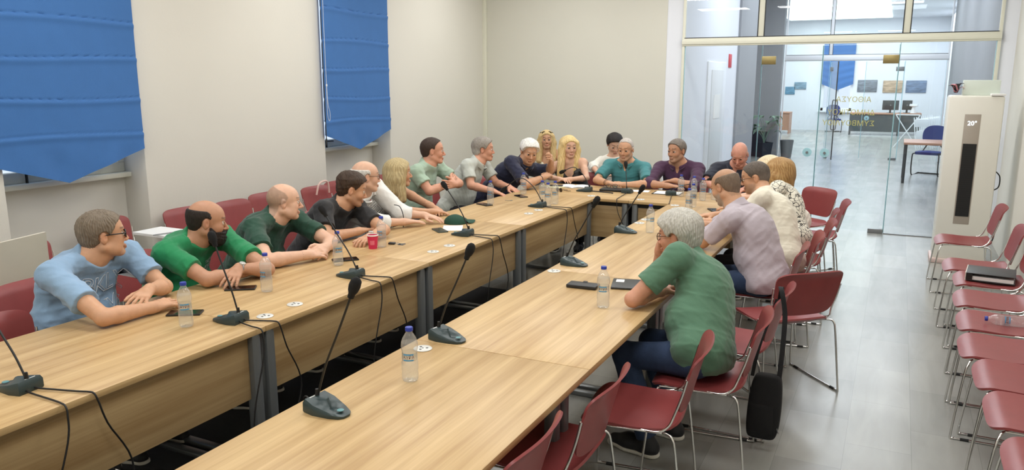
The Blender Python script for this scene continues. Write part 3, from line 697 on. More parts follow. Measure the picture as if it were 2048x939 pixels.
slab('paper_sheet', 'white sheet beside the black notebook before the teal polo', 'paper', -2.30, 7.60, TZ, .20, .13, .002, .1, PAPER, .0005)
nb = thing('clipboard', 'black clipboard with white paper before the man in purple', 'clipboard', (-2.0, 7.56, TZ), .05)
MB().box((-.14, -.10, 0), (.14, .10, .005), bev=.002).build('board', BLACK, nb); MB().box((-.12, -.09, .005), (.13, .10, .008)).build('paper', PAPER, nb)
# right row things
wa = thing('wallet', 'long black wallet on the right table', 'wallet', (-1.47, 3.86, TZ), .06)
MB().box((-.085, -.045, 0), (.085, .045, .020), bev=.006).build('body', mat('black_leather', (30, 30, 32), .45, noise=.05, bump=.15, bscale=300), wa)
MB().box((-.012, .03, .008), (.012, .052, .023), bev=.003).build('clasp', BLACK, wa)
tb = thing('document_folder', 'black folder with a small white sticker beside the white haired man', 'folder', (-1.20, 4.02, TZ), .25)
MB().box((-.15, -.10, 0), (.15, .10, .012), bev=.004).build('cover', mat('black_vinyl', (34, 36, 38), .4, noise=.05), tb); MB().box((-.13, .02, .012), (-.085, .075, .0125)).build('sticker', PAPER, tb)
nb = thing('notebook', 'teal and white notebook before the man in lavender', 'notebook', (-1.33, 6.02, TZ), .2)
MB().box((-.10, -.07, 0), (.10, .07, .008), bev=.002).build('pages', PAPER, nb); MB().box((-.10, -.07, .008), (.10, .07, .014), bev=.002).build('cover', mat('teal_card', (60, 130, 140), .5), nb)
slab('lighter', 'small lime green lighter near the lavender man’s hands', 'lighter', -1.33, 6.45, TZ, .02, .06, .012, .8, mat('lime_plastic', (120, 210, 50), .4))
slab('hand_towel', 'folded grey blue cloth before the man in lavender', 'cloth', -1.27, 6.32, TZ, .11, .09, .02, .4, mat('grey_blue_cloth', (120, 135, 150), .9, bump=.3, bscale=120), .008)
slab('paper_sheet', 'white sheet at the lavender man’s near elbow', 'paper', -1.32, 5.55, TZ, .15, .2, .0012, .1, PAPER, .0003)
# things on the chairs
bi = thing('ring_binder', 'black lever arch binder lying on a wall chair', 'binder', (.70, 6.36, .455), -.12)
BV = mat('binder_board', (58, 60, 62), .45, noise=.04)
MB().box((-.15, -.14, .05), (.15, .14, .055), bev=.002).build('upper_cover', BV, bi); MB().box((-.15, -.14, 0), (.15, .14, .005), bev=.002).build('lower_cover', BV, bi)
MB().box((-.155, -.14, 0), (-.150, .14, .055)).build('spine', CREAM, bi); MB().box((-.12, -.13, .006), (.14, .13, .03)).build('papers', PAPER, bi)
MB().box((-.148, -.142, .006), (-.11, -.128, .049)).build('end_band', BLACK, bi)
um = thing('folding_umbrella', 'dark folded umbrella on a wall chair at the right edge', 'umbrella', (.86, 4.24, .485), .3)
MB().tube(spline([(-.15, 0, 0), (-.10, .005, .0), (0, 0, .0), (.15, 0, 0)], 6), [.012]+[.034]*5+[.036]*13, 14).build('canopy', mat('dark_nylon', (26, 32, 40), .7, bump=.3, bscale=60), um)
MB().tube([(-.19, 0, 0), (-.13, 0, 0)], .016, 10).build('handle', BLACK, um)
bag = thing('shoulder_bag', 'black shoulder bag hanging from the back of a chair at the right table', 'bag', (-.49, 3.88, .06))
def bagf(u, v):
    a = u*2*PI; th = (v-.5)*PI; n = 5
    c, s_ = math.cos(a), math.sin(a); k = (abs(c)**n+abs(s_)**n)**(-1/n); r = max(0, math.cos(th))**.22
    return (k*c*r*.080*(1.08-.14*v)+.02*v, k*s_*r*.045*(1.1-.2*v), .17+.17*math.sin(th)*1.0)
CAN = mat('black_canvas', (20, 20, 22), .85, noise=.08, bump=.3, bscale=260)
MB().grid(bagf, 36, 22).build('bag_body', CAN, bag, smooth=70)
MB().grid(lambda u, v: ((u-.5)*.13, -.038-.018*math.sin(u*PI)**.4*math.sin(v*PI)**.4, .03+.17*v), 12, 12).build('front_pocket', CAN, bag, smooth=70)
def strap(pts, w_=.018):
    P = spline(pts, 8); m = MB(); V = []; F = []
    for p in P: V += [(p[0]-w_, p[1]-.001, p[2]), (p[0]+w_, p[1]-.001, p[2]), (p[0]+w_, p[1]+.002, p[2]), (p[0]-w_, p[1]+.002, p[2])]
    for i in range(len(P)-1):
        for k_ in range(4): F.append((i*4+k_, i*4+(k_+1) % 4, i*4+4+(k_+1) % 4, i*4+4+k_))
    return m.add(V, F)
strap([(.07, .0, .32), (.07, .06, .47), (.065, .11, .62), (.045, .125, .725), (.03, .16, .755), (.03, .20, .74), (.02, .22, .65)], .012).build('strap', CAN, bag, smooth=80)
strap([(-.06, .0, .32), (-.05, .04, .42), (-.03, .08, .52), (.0, .12, .62), (.02, .13, .70)], .009).build('strap', CAN, bag, smooth=80)
MB().tube([(.07, -.03, .10), (.088, -.035, .05)], .003, 6).build('zip_pull', STEEL, bag)

# ------------------------------------------------------------------ air conditioner
ac = thing('air_conditioner', 'tall white floor standing air conditioner in the far right corner', 'air conditioner', (.72, 9.12, 0), 0)
CW = mat('ivory_plastic', (232, 230, 220), .4, noise=.01)
MB().box((-.28, -.19, .04), (.20, .19, 1.70), bev=.025).build('cabinet', CW, ac)
MB().box((-.30, -.21, 0), (.22, .21, .05), bev=.01).build('plinth', mat('blush_plastic', (214, 190, 184), .5), ac)
MB().box((-.125, -.195, .42), (.015, -.186, 1.52), bev=.003).build('grille_frame', mat('taupe_plastic', (168, 158, 146), .4), ac)
g = MB().box((-.115, -.199, .50), (.005, -.193, 1.23))
for i in range(34): g.box((-.115, -.201, .505+i*.0215), (.005, -.198, .512+i*.0215))
g.build('air_outlet', BLACK, ac)
v, f = text_mesh('20°', .06, .001)
MB().add([(p[0]-.055, -.199-p[2], p[1]+1.43) for p in v], f).build('display', mat('display_digits', (230, 245, 255), .5, emit=2.0), ac, smooth=180)
MB().tube(spline([(.21, 0, .95), (.25, -.02, .9), (.25, -.03, .8), (.21, -.02, .76)], 6), .006, 7).build('power_cord', CABLE, ac)
MB().tube(spline([(.2, 0, .5), (.26, -.02, .35), (.24, -.1, .25), (.2, -.02, .18)], 6), .006, 7).build('power_cord', CABLE, ac)
tag(MB().box((-.16, -.06, 0), (.16, .06, .15), bev=.006).build('document_box', mat('pale_green_card', (214, 224, 214), .6, noise=.02), loc=(.72, 9.12, 1.70)), 'pale greenish box on top of the air conditioner', 'box')
pl = thing('paper_flower', 'small dark and pink paper flower on top of the air conditioner', 'decoration', (.50, 9.05, 1.70))
for i in range(9):
    a = i*.7; MB().grid(lambda u, v: (math.cos(a)*.07*u+(v-.5)*.04*math.sin(a), math.sin(a)*.07*u-(v-.5)*.04*math.cos(a), .02+.06*math.sin(u*2)+.01*i*.5), 5, 3, thick=.0015).build('petal', mat('pink_paper', (226, 150, 160), .7) if i % 3 == 0 else DARK, pl)
slab('paper_stack', 'low stack of papers with a pen on the air conditioner', 'papers', .86, 9.02, 1.70, .12, .2, .02, 0, PAPER)

# ------------------------------------------------------------------ hall furniture
NAVY = mat('navy_upholstery', (38, 56, 120), .85, noise=.05, bump=.15, bscale=300)
def office_chair():
    t = thing('visitor_chair', 'c', 'chair')
    MB().grid(lambda u, v: ((lambda a, b: (a*.22, b*.23, .46+.02*(1-a*a)*(1-b*b)))(*sq(u, v))), 10, 10, thick=.05).build('seat', NAVY, t, smooth=60)
    MB().grid(lambda u, v: ((lambda a, b: (-.24-.03*(1-b*b)-.05*(a+1)/2, b*.23, .76+a*.20))(*shell(0, 0, 0, 0, 0, 2.6)(u, v))), 10, 10, thick=-.04).build('backrest', NAVY, t, smooth=60)
    for s_ in (-1, 1): MB().tube(spline([(-.23, s_*.10, .62), (-.21, s_*.2, .44), (.18, s_*.22, .43), (.24, s_*.24, .38), (.20, s_*.24, .02), (-.2, s_*.24, .012), (-.24, s_*.2, .012)], 6), .012, 8).build('leg_frame', BLACK, t)
    MB().tube([(-.24, -.2, .012), (-.24, .2, .012)], .012, 8).build('floor_bar', BLACK, t)
    return t
v0 = office_chair(); v0.location = (.62, 17.3, 0); v0.rotation_euler = (0, 0, -PI/2-.3); v0['label'] = 'navy visitor chair behind the wooden desk in the hall'; v0['group'] = 'navy visitor chairs beyond the glass'
dup(v0, (-2.05, 30.2, 0), -PI/2+.2, 'navy visitor chair under the far window', 'navy visitor chairs beyond the glass')
OAKD = mat('reddish_veneer', (178, 132, 108), .4, noise=.08, nscale=5, stretch=(1, 8, 1))
dk = thing('hall_desk', 'narrow desk with reddish top standing in the hall on the right', 'desk', (.52, 16.2, 0))
MB().box((-.38, -.5, .70), (.38, .5, .74), bev=.005).build('desktop', OAKD, dk)
for sx in (-.34, .34):
    for sy in (-.45, .45): MB().tube([(sx, sy, 0), (sx, sy, .70)], .025, 10).build('leg', DARK, dk)
pot = thing('potted_plant', 'leafy plant in a dark pot at the left end of the hall', 'plant', (-2.86, 19.6, 0))
MB().lathe([(0, 0), (.17, 0), (.21, .34), (.22, .36), (.20, .36), (.19, .30), (0, .30)], 4).build('pot', mat('dark_pot', (40, 46, 58), .6, noise=.04), pot)
LEAF = mat('variegated_leaf', (120, 150, 130), .6, noise=.25, nscale=20)
rl = random.Random(3)
for i in range(16):
    a = rl.uniform(0, 2*PI); h = rl.uniform(.35, .85); r = rl.uniform(.1, .32); L_ = rl.uniform(.2, .32); b_ = rl.uniform(.05, .08)
    MB().grid(lambda u, v: (math.cos(a)*(r+L_*u)*.8+(v-.5)*b_*2*math.sin(u*PI)*-math.sin(a), math.sin(a)*(r+L_*u)*.8+(v-.5)*b_*2*math.sin(u*PI)*math.cos(a), .3+h*.8+.12*math.sin(u*2.6)-.1*u), 8, 3, thick=.003).build('leaf', LEAF, pot, smooth=80)
    if i % 2 == 0: MB().tube(spline([(0, 0, .3), (math.cos(a)*r*.3, math.sin(a)*r*.3, .3+h*.5), (math.cos(a)*r*.8, math.sin(a)*r*.8, .3+h*.8)], 5), .006, 5).build('stem', LEAF, pot)
p2_ = thing('plant_pot', 'empty dark square pot on a stand behind the leafy plant', 'pot', (-3.05, 19.85, 0)); MB().lathe([(0, 0), (.17, 0), (.22, .60), (.19, .60), (0, .56)], 4).build('pot', MATS['dark_pot'], p2_)
bn = thing('waste_bin', 'grey wire waste bin by the plant beyond the hall', 'bin', (-2.35, 19.75, 0)); MB().lathe([(0, .01), (.12, .01), (.16, .42), (.155, .42), (.115, .02)], 20).build('bin_wall', STEEL, bn)
DESKG = mat('slate_desk_panel', (72, 78, 82), .5, noise=.03)
def desk(x, y, w_, label, top=OAKD, dep=.75, front=DESKG):
    t = thing('office_desk', label, 'desk', (x, y, 0))
    MB().box((-w_/2, -dep/2, .70), (w_/2, dep/2, .74), bev=.004).build('desktop', top, t)
    MB().box((-w_/2+.02, -dep/2+.04, .12), (w_/2-.02, -dep/2+.06, .70)).build('front_panel', front, t)
    for s_ in (-1, 1): MB().box((s_*(w_/2-.02)-.015, -dep/2+.02, 0), (s_*(w_/2-.02)+.015, dep/2-.02, .70)).build('side_panel', front, t)
    return t
desk(-.7, 29.3, 1.55, 'slate fronted desk with a monitor in the far room')
desk(.35, 29.6, .7, 'short slate desk beside the monitor desk in the far room')
desk(-3.85, 28.8, 1.0, 'small wooden desk at the far left of the far room', front=OAKD)
def monitor(x, y, z, label, w_=.5):
    t = thing('computer_monitor', label, 'monitor', (x, y, z))
    MB().box((-w_/2, -.02, .10), (w_/2, .02, .42), bev=.006).build('screen_back', DARK, t); MB().box((-.03, .0, 0), (.03, .03, .12)).box((-.1, -.06, 0), (.1, .08, .012)).build('stand', DARK, t)
    MB().lathe([(0, 0), (.02, 0)], 12, M=Matrix.Translation((0, -.021, .26)) @ Matrix.Rotation(PI/2, 4, 'X')).build('badge', STEEL, t)
    return t
monitor(-.25, 29.3, .74, 'monitor seen from behind on the slate fronted desk'); monitor(.25, 29.6, .74, 'second smaller monitor on the short slate desk', .3); monitor(-3.85, 28.8, .74, 'dark monitor on the far left wooden desk', .2)
tag(MB().lathe([(0, 0), (.09, 0), (.05, .2), (.14, .24), (.13, .3), (0, .3)], 16).build('desk_lamp', WFRAME, loc=(.45, 29.5, .74)), 'white desk lamp beside the second monitor in the far room', 'lamp')
PH = [(-3.7, 1.44, .34, .28, (90, 140, 170)), (-3.35, 1.62, .42, .26, (120, 150, 170)), (-1.08, 1.62, .64, .42, (120, 128, 140)), (-.25, 1.60, .64, .42, (190, 165, 140)), (.48, 1.60, .64, .42, (110, 130, 160))]
names = ['tiny bluish print at the far left of the far wall', 'small grey blue print left of the open door', 'grey city photograph just right of the far window', 'sand coloured photograph between two others on the far wall', 'blue brown photograph rightmost on the far wall']
for i, (x, z, ww, hh, c_) in enumerate(PH):
    t = thing('wall_photograph', names[i], 'picture', (x, 30.99, z), 0, 'unframed photographs on the far wall')
    m_ = mat('print_%d' % i, c_, .5, noise=.45, nscale=4, stretch=(1, 1, 4))
    MB().box((-ww/2, -.02, -hh/2), (ww/2, 0, hh/2), bev=.003).build('print', m_, t)
for i in range(9):
    t = thing('folded_chair', 'white folded chair leaning in the row at the right of the far room', 'chair', (.62+.06*i, 23.6+.25*i, 0), .5, 'white folded chairs leaning in a row')
    for s_ in (-1, 1): MB().tube([(s_*.2, -.12, .01), (s_*.2, .10, .85)], .012, 6).build('side_tube', WFRAME, t)
    MB().box((-.18, .04, .60), (.18, .09, .80), bev=.004).build('backrest', WFRAME, t); MB().box((-.18, -.06, .2), (.18, -.02, .5), bev=.004).build('seat', WFRAME, t)
es = thing('folding_easel', 'white crossed metal trestle at the right of the far room', 'trestle', (.25, 24.0, 0))
for a, b in (((-.3, 0, 0), (.3, 0, .9)), ((.3, 0, 0), (-.3, 0, .9))): MB().tube([a, b], .015, 6).build('leg', WFRAME, es)
MB().tube([(-.3, 0, .9), (.3, 0, .9)], .015, 6).build('rail', WFRAME, es)

# ================================================================== PEOPLE (implicit surfaces meshed into one continuous skin)
A = lambda *v: np.array(v, dtype=np.float64)
def unit(v): return v/(np.linalg.norm(v)+1e-9)
class Fld:
    """smooth union of tapered capsules and ellipsoids, meshed with surface nets"""
    def __init__(s): s.ops = []; s.post = []
    def cone(s, a, b, ra, rb, k=.02, mode='u'):
        a = A(*a); b = A(*b); ba = b-a; bb = max(ba@ba, 1e-9)
        def f(p):
            d = p-a; t = np.clip((d@ba)/bb, 0, 1)
            return np.sqrt(((d-t[..., None]*ba)**2).sum(-1))-(ra+(rb-ra)*t)
        s.ops.append((f, k, mode, np.minimum(a-ra, b-rb), np.maximum(a+ra, b+rb))); return s
    def ell(s, c, r, R=None, k=.02, mode='u'):
        c = A(*c); r = A(*r); R = np.eye(3) if R is None else R   # rows of R = local axes
        def f(p):
            q = (p-c)@R.T; k0 = np.sqrt(((q/r)**2).sum(-1)); k1 = np.sqrt(((q/r**2)**2).sum(-1))+1e-9
            return k0*(k0-1)/k1
        m = r.max(); s.ops.append((f, k, mode, c-m, c+m)); return s
    def plane(s, p0, n, k=.004):
        """removes everything on the side the normal points to"""
        p0 = A(*p0); n = unit(A(*n)); s.ops.append((lambda p: (p-p0)@n, k, 'i', None, None)); return s
    def capped(s, a, b, ra, rb, k=.02, flare=0):
        a = A(*a); b = A(*b); ba = b-a; bb = ba@ba; L = math.sqrt(bb); n = ba/L
        def f(p):
            d = p-a; t0 = (d@ba)/bb; t = np.clip(t0, 0, 1.4)
            r = np.sqrt(((d-np.clip(t0, 0, 1.4)[..., None]*ba)**2).sum(-1))-(ra+(rb-ra)*t)
            return np.maximum(r, (t0-1)*L)
        m = max(ra, rb); s.ops.append((f, k, 'u', np.minimum(a, b)-m, np.maximum(a, b)+m)); return s
    @staticmethod
    def mix(d, e, k, mode):
        if mode == 'u':
            h = np.clip(.5+.5*(d-e)/k, 0, 1); return d*(1-h)+e*h-k*h*(1-h)
        if mode == 's': e = -e
        h = np.clip(.5-.5*(d-e)/k, 0, 1); return d*(1-h)+e*h+k*h*(1-h)
    def mesh(s, h):
        los = [o[3] for o in s.ops if o[2] == 'u']; his = [o[4] for o in s.ops if o[2] == 'u']
        lo = np.min(los, 0)-.03; hi = np.max(his, 0)+.03
        B = 8; Hb = B*h; nb = np.ceil((hi-lo)/Hb).astype(int)+1; R = Hb*.87
        ax = [lo[i]+(np.arange(nb[i])+.5)*Hb-h*.5 for i in range(3)]
        G = np.stack(np.meshgrid(*ax, indexing='ij'), -1).reshape(-1, 3)
        dc = np.full(len(G), 1e3); each = []
        for f, k, mode, _, _ in s.ops:
            e = f(G); each.append(e); dc = s.mix(dc, e, k, mode)
        keep = np.abs(dc) < R*1.35+.03; ids = np.nonzero(keep)[0]
        off = np.stack(np.meshgrid(*[np.arange(B)]*3, indexing='ij'), -1).reshape(-1, 3)
        base = lo+np.stack(np.unravel_index(ids, nb), -1)*Hb
        P = base[:, None, :]+off[None]*h
        d = np.full(P.shape[:2], 1e3)
        for (f, k, mode, _, _), e in zip(s.ops, each):
            ek = e[ids]
            if mode == 'u': rel = ek*.75-R < np.maximum(dc[ids], 0)+R+k+.02
            elif mode == 's': rel = ek*.75 < R+k+.02
            else: rel = np.ones(len(ids), bool)
            if rel.any(): d[rel] = s.mix(d[rel], f(P[rel]), k, mode)
        for g in s.post: d = g(P, d)
        D = np.repeat(np.repeat(np.repeat(np.where(dc < 0, -1., 1.).reshape(nb), B, 0), B, 1), B, 2).astype(np.float32)
        bi = np.stack(np.unravel_index(ids, nb), -1)*B
        gi = bi[:, None, :]+off[None]
        D[gi[..., 0], gi[..., 1], gi[..., 2]] = d
        return s.nets(D, lo, h)
    @staticmethod
    def nets(D, lo, h):
        sg = D < 0; c = [sg[i:sg.shape[0]-1+i, j:sg.shape[1]-1+j, k:sg.shape[2]-1+k] for i in (0, 1) for j in (0, 1) for k in (0, 1)]
        an = c[0].copy(); al = c[0].copy()
        for q in c[1:]: an |= q; al &= q
        act = an & ~al; I = np.stack(np.nonzero(act), -1)
        cn = [(i, j, k) for i in (0, 1) for j in (0, 1) for k in (0, 1)]
        val = [D[I[:, 0]+i, I[:, 1]+j, I[:, 2]+k] for i, j, k in cn]
        acc = np.zeros((len(I), 3)); n = np.zeros(len(I))
        for x in range(8):
            for y in range(x+1, 8):
                df = np.array(cn[y])-np.array(cn[x])
                if np.abs(df).sum() != 1: continue
                m = (val[x] < 0) != (val[y] < 0); t = np.where(m, val[x]/(val[x]-val[y]+1e-12), 0)
                acc += (np.array(cn[x])+t[:, None]*df)*m[:, None]; n += m
        V = lo+(I+acc/n[:, None])*h
        sh = np.array(act.shape); flat = (I[:, 0]*sh[1]+I[:, 1])*sh[2]+I[:, 2]
        F = []
        for a in range(3):
            b, c_ = (a+1) % 3, (a+2) % 3
            m = np.zeros(len(I), bool)
            e = np.zeros(3, int); e[a] = 1
            s0 = D[I[:, 0], I[:, 1], I[:, 2]] < 0; s1 = D[I[:, 0]+e[0], I[:, 1]+e[1], I[:, 2]+e[2]] < 0
            m = (s0 != s1) & (I[:, b] > 0) & (I[:, c_] > 0)
            J = I[m]; fl = s0[m]
            eb = np.zeros(3, int); eb[b] = 1; ec = np.zeros(3, int); ec[c_] = 1
            q = []
            for o in (np.zeros(3, int), eb, eb+ec, ec):
                K = J-o; q.append(np.searchsorted(flat, (K[:, 0]*sh[1]+K[:, 1])*sh[2]+K[:, 2]))
            q = np.stack(q, -1); q[~fl] = q[~fl][:, ::-1]; F.append(q)
        return V, np.concatenate(F)
def mesh_obj(name, V, F, m, parent, col=None):
    me = bpy.data.meshes.new(name); n = len(F)
    me.vertices.add(len(V)); me.vertices.foreach_set('co', V.astype(np.float32).ravel())
    me.loops.add(n*4); me.loops.foreach_set('vertex_index', F.astype(np.int32).ravel())
    me.polygons.add(n); me.polygons.foreach_set('loop_start', np.arange(0, n*4, 4, dtype=np.int32))
    me.update(calc_edges=True); me.validate(); me.shade_smooth(); me.materials.append(m)
    if col is not None:
        at = me.color_attributes.new('Col', 'FLOAT_COLOR', 'POINT')
        at.data.foreach_set('color', np.concatenate([col, np.ones((len(col), 1))], 1).astype(np.float32).ravel())
    o = bpy.data.objects.new(name, me); COL.objects.link(o); o.parent = parent; return o
SKIN = mat('skin', (200, 150, 120), .5, attr='Col', noise=.05, nscale=40, bump=.04, bscale=300, spec=.35)
bs = SKIN.node_tree.nodes['Principled BSDF']; bs.inputs['Subsurface Weight'].default_value = .12; bs.inputs['Subsurface Radius'].default_value = (.02, .008, .004)
HAIRM = mat('hair', (90, 70, 50), .6, attr='Col', noise=.16, nscale=90, stretch=(1, 1, .25), bump=.5, bscale=160, spec=.35)
EYEM = mat('eye_white', (225, 218, 210), .25); IRIS = mat('dark_iris', (50, 36, 28), .2)
DENIM = mat('blue_denim', (44, 62, 92), .85, noise=.12, nscale=30, bump=.2, bscale=300)
CHINO = mat('dark_chino', (44, 44, 50), .85, noise=.05); SHOE = mat('dark_shoe', (34, 36, 40), .6, noise=.05)
def L3(c): return np.array(lin(c))
def noise3(P, seed, freq, n=5):
    r = np.random.RandomState(seed); out = 0
    for i in range(n):
        k = r.randn(3)*freq; k2 = r.randn(3)*freq*.7
        out = out+np.sin(P@k+r.rand()*6.28+1.2*np.sin(P@k2+r.rand()*6.28))
    return out/n
def sstep(a, b, x):
    t = np.clip((x-a)/(b-a), 0, 1); return t*t*(3-2*t)

def head_prims(F, W, s, fat=1., fem=False, k=.015, nose=1., neck=None, ears=True):
    """W: head-local -> world point; R rows = head axes"""
    P = W.p; R = W.R
    E = lambda c, r, k_=k, mode='u': F.ell(P(*c), A(*r)*s, R, k_*s, mode)
    Cn = lambda a, b, ra, rb, k_=k, mode='u': F.cone(P(*a), P(*b), ra*s, rb*s, k_*s, mode)
    jf = .9 if fem else 1.0
    E((-.014, 0, .020), (.100, .077, .091)); E((.028, 0, .022), (.064, .064, .068))
    E((.034, 0, -.042), (.056, .056*fat, .066), .02)
    for y in (-1, 1):
        Cn((-.010, y*.055*fat*jf, -.062), (.060, y*.022*jf, -.104), .021*fat, .018, .025)
        E((.056, y*.034*fat, -.036), (.028, .026, .028), .02)
        if fat > 1.05: E((.04, y*.042*fat, -.075), (.032, .026, .034), .02)
    E((.070, 0, -.106), (.020, .024*jf, .018), .02)
    Cn((.084, -.030, .016), (.084, .030, .016), .009 if not fem else .006, .009 if not fem else .006, .016)
    for y in (-1, 1): E((.100, y*.032, -.006), (.018, .017, .013), .014, 's')
    for y in (-1, 1): E((.080, y*.031, -.006), (.0145, .0150, .0115), .004)
    Cn((.086, 0, -.002), (.1065*nose**.25, 0, -.041), .0075, .0098*nose, .008)
    for y in (-1, 1): E((.0985, y*.0105, -.046), (.0095, .0070, .0072), .006)
    Cn((.0925, -.018, -.0735), (.0925, .018, -.0735), .0052, .0052, .010); Cn((.0905, -.015, -.0825), (.0905, .015, -.0825), .0064, .0064, .008)
    F.cone(P(.1025, -.03, -.078), P(.1025, .03, -.078), .0052*s, .0052*s, .004*s, 's')
    if ears:
        for y in (-1, 1):
            E((-.010, y*.081, -.012), (.018, .0085, .032), .006); E((-.002, y*.091, -.008), (.009, .008, .016), .005, 's')
class Frame:
    def __init__(s, o, fwd_yaw, pitch=0, roll=0, sc=1.):
        y, p = math.radians(fwd_yaw), math.radians(pitch)
        f = A(math.cos(y)*math.cos(p), math.sin(y)*math.cos(p), -math.sin(p)); l = A(-math.sin(y), math.cos(y), 0); u = np.cross(f, l)
        r = math.radians(roll); l2 = l*math.cos(r)+u*math.sin(r); u2 = u*math.cos(r)-l*math.sin(r)
        s.f, s.l, s.u = f, l2, u2; s.R = np.stack([f, l2, u2]); s.o = A(*o); s.sc = sc
    def p(s, x, y, z): return s.o+s.sc*(s.f*x+s.l*y+s.u*z)
    def loc(s, P): return ((P-s.o)@s.R.T)/s.sc

def hand(F, Wp, d, n, side, sc=1., curl=.25, spread=.10, thumb=1):
    """Wp wrist, d finger direction, n back-of-hand normal, side=+1 if the thumb lies towards cross(n,d)"""
    d = unit(d); n = unit(n-d*(n@d)); sd = np.cross(n, d)*side
    q = lambda a, b, c: Wp+sc*(d*a+sd*b+n*c)
    F.cone(q(-.01, 0, 0), q(.03, .0, 0), .026*sc, .024*sc, .02)
    for i, b in enumerate((.029, .010, -.010, -.028)):
        F.cone(q(.015, b*.6, 0), q(.085-.006*abs(i-1), b, .002), .0155*sc, .0115*sc, .012)
    F.cone(q(.02, .012, -.006), q(.07, .022, -.005), .016*sc, .012*sc, .01)
    for i, (b, L) in enumerate(((.029, .92), (.010, 1.0), (-.010, .95), (-.028, .76))):
        p = q(.085-.006*abs(i-1), b, .002); an = -curl*.55; r = .0092
        dv = unit(d+sd*spread*(1.2-i*.8))
        for L_, r2 in ((.044, .0085), (.027, .0080), (.021, .0066)):
            v = dv*math.cos(an)+n*math.sin(an); p2 = p+v*L_*L*sc
            F.cone(p, p2, r*sc, r2*sc, .0035); p = p2; r = r2; an -= curl
    p = q(.022, .026, -.006); v = unit(d*.62+sd*.72-n*.25); p2 = p+v*.042*sc; F.cone(p, p2, .0145*sc, .0115*sc, .012)
    v2 = unit(d*.9+sd*(.35-.4*curl)-n*.2*curl); p3 = p2+v2*.032*sc; F.cone(p2, p3, .011*sc, .010*sc, .004); v3 = unit(v2+d*.2-sd*.15); F.cone(p3, p3+v3*.024*sc, .010*sc, .0078*sc, .004)

